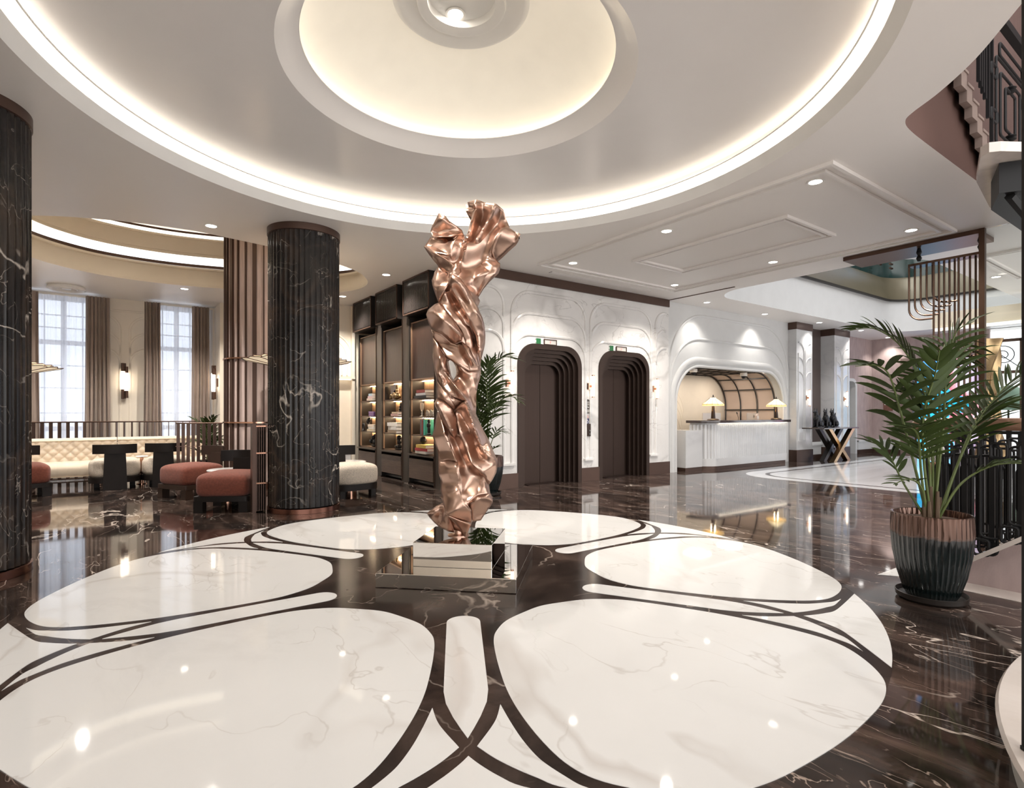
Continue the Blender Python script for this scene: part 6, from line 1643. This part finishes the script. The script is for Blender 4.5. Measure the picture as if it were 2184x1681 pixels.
fold(Z7([(545,66),(630,55),(720,78),(815,100),(880,125),(905,190),(930,250),(940,290),(872,312),(805,430),(768,520),(740,560),(690,560),(640,640),(560,680),(500,690),(495,600),(510,480),(525,372),(562,262),(612,150),(560,110)]),
 [5,7,4,7,4,4,4,4,6,5,4,1,-2,-5,-5,-1,2,4,5,6,7,3],[R7([(630,75),(612,170),(570,300),(530,430),(510,580)],[8,9,9,7,4]),R7([(680,95),(690,190),(620,330),(565,470),(560,600)],[2,0,-1,-1,-2]),R7([(810,115),(765,225),(700,310),(620,430)],[8,9,8,4]),R7([(855,150),(800,270),(725,430),(680,540)],[1,-2,-4,-5])])
fold(Z7([(940,290),(990,320),(1045,350),(1020,392),(1000,417),(930,470),(860,530),(806,575),(785,560),(768,520),(805,430),(872,312)]),[4,3,6,5,3,3,2,1,4,5,6,7],[R7([(985,330),(985,400)],[1,1])])
fold(Z7([(690,560),(740,555),(806,575),(850,622),(845,655),(800,740),(750,790),(690,860),(640,935),(600,860),(605,740),(640,640)]),[-2,4,5,6,4,3,2,1,1,-8,-8,-5],[R7([(660,620),(720,610),(800,660)],[-1,3,5]),R7([(620,800),(690,740),(780,720)],[-5,0,3])])
fold(Z7([(265,150),(330,185),(365,225),(425,255),(480,285),(498,335),(440,350),(390,383),(290,387),(205,370),(184,305),(200,270),(245,200)]),[2,4,3,3,2,1,5,7,8,6,3,3,2],[R7([(190,300),(260,320),(340,290),(420,300)],[1,-1,0,2]),R7([(255,200),(320,230),(350,260)],[3,6,4])])
fold(Z7([(180,350),(205,372),(290,390),(390,386),(440,354),(412,470),(388,580),(330,560),(225,530),(130,445),(112,435),(140,398)]),[2,3,3,3,3,5,6,4,5,3,2,2],[R7([(150,440),(250,450),(330,480),(380,540)],[1,-1,-1,2])])
fold(Z7([(440,350),(498,335),(507,385),(500,470),(490,560),(440,620),(400,620),(386,580),(400,480)]),[4,1,0,-2,-5,-6,-2,6,5],[R7([(470,380),(450,480),(420,580)],[-2,-4,-4])])
fold(Z7([(110,435),(150,455),(225,530),(300,588),(390,640),(420,680),(385,735),(320,700),(262,650),(235,605),(213,585),(150,500)]),[3,5,8,9,9,9,5,3,4,4,4,3],[R7([(215,580),(240,560),(300,620),(380,690)],[5,8,6,5])])
fold(Z7([(262,640),(320,695),(375,740),(380,850),(330,930),(272,1010),(240,920),(208,830),(198,780),(220,700)]),[3,1,0,4,6,5,3,2,2,3],[R7([(370,780),(300,860),(255,940)],[1,5,5]),R7([(260,700),(230,800)],[4,4])])
fold(Z7([(400,690),(440,655),(480,690),(490,760),(470,800),(400,765),(378,800),(372,740)]),[7,9,5,2,5,9,6,6],[R7([(420,740),(450,700)],[10,8])])
fold(Z7([(400,765),(480,810),(560,905),(640,1050),(690,1190),(703,1290),(690,1430),(655,1560),(630,1440),(600,1300),(572,1200),(500,1055),(425,935),(380,850)]),[9,9,8,6,4,3,3,2,2,2,5,8,9,8],[R7([(410,800),(490,880),(570,1000),(640,1130)],[11,12,11,8]),R7([(440,900),(520,1020),(600,1180)],[7,7,5]),R7([(610,1230),(650,1340),(650,1460)],[4,7,5])])
fold(Z7([(330,930),(380,905),(430,1000),(500,1100),(560,1205),(590,1290),(600,1400),(640,1560),(655,1640),(560,1640),(540,1450),(505,1320),(430,1200),(340,1085),(272,1010)]),[5,1,-2,-3,-1,0,0,2,3,4,5,6,7,6,5],[R7([(345,950),(400,1060),(480,1170),(560,1320),(590,1420)],[5,4,4,6,3]),R7([(380,940),(450,1070),(540,1210)],[-1,-4,-3])])
fold(Z7([(150,1110),(168,1070),(235,1022),(275,1012),(340,1085),(430,1200),(505,1320),(490,1372),(430,1395),(380,1374),(300,1302),(200,1252),(176,1200)]),[5,5,5,6,8,9,10,9,8,7,6,4,4],[R7([(160,1108),(250,1115),(350,1215),(440,1290),(490,1330)],[7,12,15,15,12]),R7([(200,1210),(290,1260),(390,1340),(440,1370)],[5,8,11,10]),R7([(240,1080),(265,1110)],[6,8])])
fold(Z7([(205,1320),(210,1262),(300,1306),(380,1378),(430,1398),(492,1376),(560,1430),(600,1520),(655,1640),(560,1655),(450,1590),(350,1530),(250,1382)]),[3,3,4,5,5,6,7,6,5,4,3,3,3],[R7([(430,1400),(470,1480),(550,1600)],[4,1,2]),R7([(500,1385),(540,1460),(600,1580)],[8,9,7]),R7([(250,1330),(350,1420),(420,1540)],[3,2,2])])
fold(Z7([(205,1330),(250,1385),(345,1540),(350,1600),(375,1680)])+Z8([(300,60),(385,165),(470,262),(505,320),(470,330),(400,300),(345,262),(258,170),(232,140),(215,80)])+Z7([(222,1590),(205,1520),(200,1430)]),[3,5,5,5,6,8,10,11,10,6,4,5,5,4,3,3,3,3],[R7([(225,1400),(290,1530),(340,1660)],[5,9,9]),R8([(260,60),(330,170),(420,280)],[7,4,4]),R8([(250,60),(300,150)],[8,8])])
fold(Z8([(225,130),(258,172),(345,264),(395,365),(390,400),(330,370),(240,300),(232,230)]),[3,4,5,6,4,3,3,2],[R8([(250,220),(320,310),(370,370)],[4,6,6])])
fold(Z8([(219,340),(240,300),(300,330),(370,385),(410,490),(422,600),(400,640),(370,622),(300,505),(225,370)]),[5,5,7,7,6,5,6,7,7,5],[R8([(235,330),(310,450),(385,580)],[9,14,13])])
fold(Z8([(390,395),(470,330),(505,320),(545,430),(600,500),(640,590),(675,660),(730,780),(757,830),(763,870),(750,950),(720,1010),(686,1058),(645,970),(602,905),(545,850),(500,740),(440,600),(412,480)]),[4,8,10,6,3,3,3,3,3,4,3,2,1,6,8,8,7,6,5],[R8([(510,340),(545,480),(585,610),(625,730),(700,800)],[12,13,12,11,8]),R8([(430,420),(510,540),(570,680),(610,800),(690,870)],[2,1,0,1,3]),R8([(640,700),(690,760),(740,830)],[5,8,6]),R8([(640,940),(690,900),(745,860)],[7,5,4])])
fold(Z8([(240,405),(285,520),(340,640),(395,800),(420,845),(330,838),(242,850),(225,750),(205,680),(188,620),(205,560),(215,480)]),[4,6,8,9,7,3,3,3,3,3,3,3],[R8([(250,560),(300,700),(370,810)],[4,5,6]),R8([(300,540),(345,650),(395,790)],[8,11,11])])
fold(Z8([(390,640),(440,600),(500,740),(545,850),(602,905),(640,968),(550,962),(450,930),(425,840)]),[-3,5,6,7,7,5,-8,-5,-3],[R8([(430,700),(500,850),(550,930)],[-3,-4,-6])])
fold(Z8([(240,845),(330,834),(420,846),(440,980),(452,1100),(492,1200),(545,1262),(540,1384),(440,1340),(345,1292),(298,1212),(262,1100),(270,1010),(250,950)]),[3,1,6,9,9,9,8,9,10,10,5,3,3,3],[R8([(290,880),(350,900),(420,880)],[4,6,7]),R8([(280,1100),(350,1110),(430,1090)],[4,9,10]),R8([(345,1280),(420,1240),(500,1230)],[9,10,8]),R8([(310,860),(350,960)],[5,6])])
fold(Z8([(445,1000),(550,985),(632,975),(660,1040),(692,1130),(600,1130),(500,1215),(460,1120)]),[0,-7,0,3,3,3,5,2],[R8([(540,1000),(500,1080),(480,1160)],[-5,0,2]),R8([(620,1000),(640,1080)],[2,4])])
fold(Z8([(500,1205),(600,1132),(692,1130),(722,1180),(718,1215),(690,1262),(655,1315),(612,1382),(542,1384),(548,1262)]),[4,5,4,3,3,2,2,2,3,5],[R8([(530,1215),(610,1150),(690,1150)],[5,8,5]),R8([(560,1330),(640,1320)],[1,1])])
fold(Z8([(298,1212),(345,1292),(382,1480),(330,1475),(230,1440),(195,1400),(160,1340),(148,1302),(225,1245)]),[4,10,4,4,2,2,3,4,4],[R8([(285,1270),(240,1430)],[1,0]),R8([(310,1260),(330,1460)],[6,6]),R8([(230,1265),(190,1385)],[5,3])])
fold(Z8([(345,1294),(440,1342),(540,1386),(485,1510),(455,1497),(430,1440),(390,1385)]),[10,12,13,9,6,4,6],[R8([(400,1350),(470,1470)],[9,7])])
b=MB(); b.lathe([(.085,.0005),(.085,.006),(.03,.012),(.03,.05)],24,(PX(978,1130).x,.0,0)); b.build('foot',M['copper'],st_)

# ================================================================ LIGHT, WORLD, CAMERA
# added fill spots without fixtures, unseen behind and around the viewpoint
for lx,ly,lp in ((-5.5,-7,150),(-2.2,-7,110),(1.0,-7.4,110),(-7,-3.8,150),(-4.2,-4.2,50),(-.6,-4.4,60),(-6.6,-.6,150),(-4.4,-.9,50),(-6.6,3,150),(-5.6,6.2,200),(3.4,.2,0),(-2.6,6.6,240),(.4,9.0,0),(-4.4,8.6,160),(9.5,.2,0),(9.0,-3.2,120),(13.5,-2.8,150)):
    if not lp: continue
    l=bpy.data.lights.new('spot','SPOT'); l.energy=lp; l.spot_size=rad(140); l.spot_blend=.6; l.shadow_soft_size=.06; l.color=(1.,.955,.90)
    lo=bpy.data.objects.new('spot_lamp',l); COL.objects.link(lo); lo.location=(lx,ly,HC-.03)
def area(loc,rot,sx,sy,e,col,name):
    l=bpy.data.lights.new(name,'AREA'); l.shape='RECTANGLE'; l.size=sx; l.size_y=sy; l.energy=e; l.color=col
    o=bpy.data.objects.new(name,l); COL.objects.link(o); o.location=loc; o.rotation_euler=rot; return o
area((12,1.0,8.2),(0,0,0),6.5,2.8,150,(.88,.93,1.),'skylight')
w=bpy.data.worlds.new('world'); SC.world=w; w.use_nodes=True
bg=w.node_tree.nodes['Background']; bg.inputs['Color'].default_value=(1.,.975,.95,1); bg.inputs['Strength'].default_value=2.0
cam=bpy.data.cameras.new('camera'); cam.sensor_width=36; cam.sensor_fit='HORIZONTAL'; cam.lens=36*1190/2184; cam.shift_y=41.5/2184; cam.clip_start=.05; cam.clip_end=200
co=bpy.data.objects.new('camera',cam); COL.objects.link(co); co.location=(-2.263,-3.829,1.25); co.rotation_euler=(rad(90),0,rad(-35.746)); SC.camera=co
SC.view_settings.view_transform='Standard'; SC.view_settings.look='None'; SC.view_settings.gamma=1; SC.view_settings.exposure=.72; SC.view_settings.use_curve_mapping=False
cy=SC.cycles
cy.use_denoising=True; cy.denoiser='OPENIMAGEDENOISE'
cy.max_bounces=8; cy.diffuse_bounces=4; cy.glossy_bounces=5; cy.transmission_bounces=6; cy.transparent_max_bounces=10
cy.caustics_reflective=False; cy.caustics_refractive=False; cy.sample_clamp_indirect=6.0; cy.blur_glossy=.6
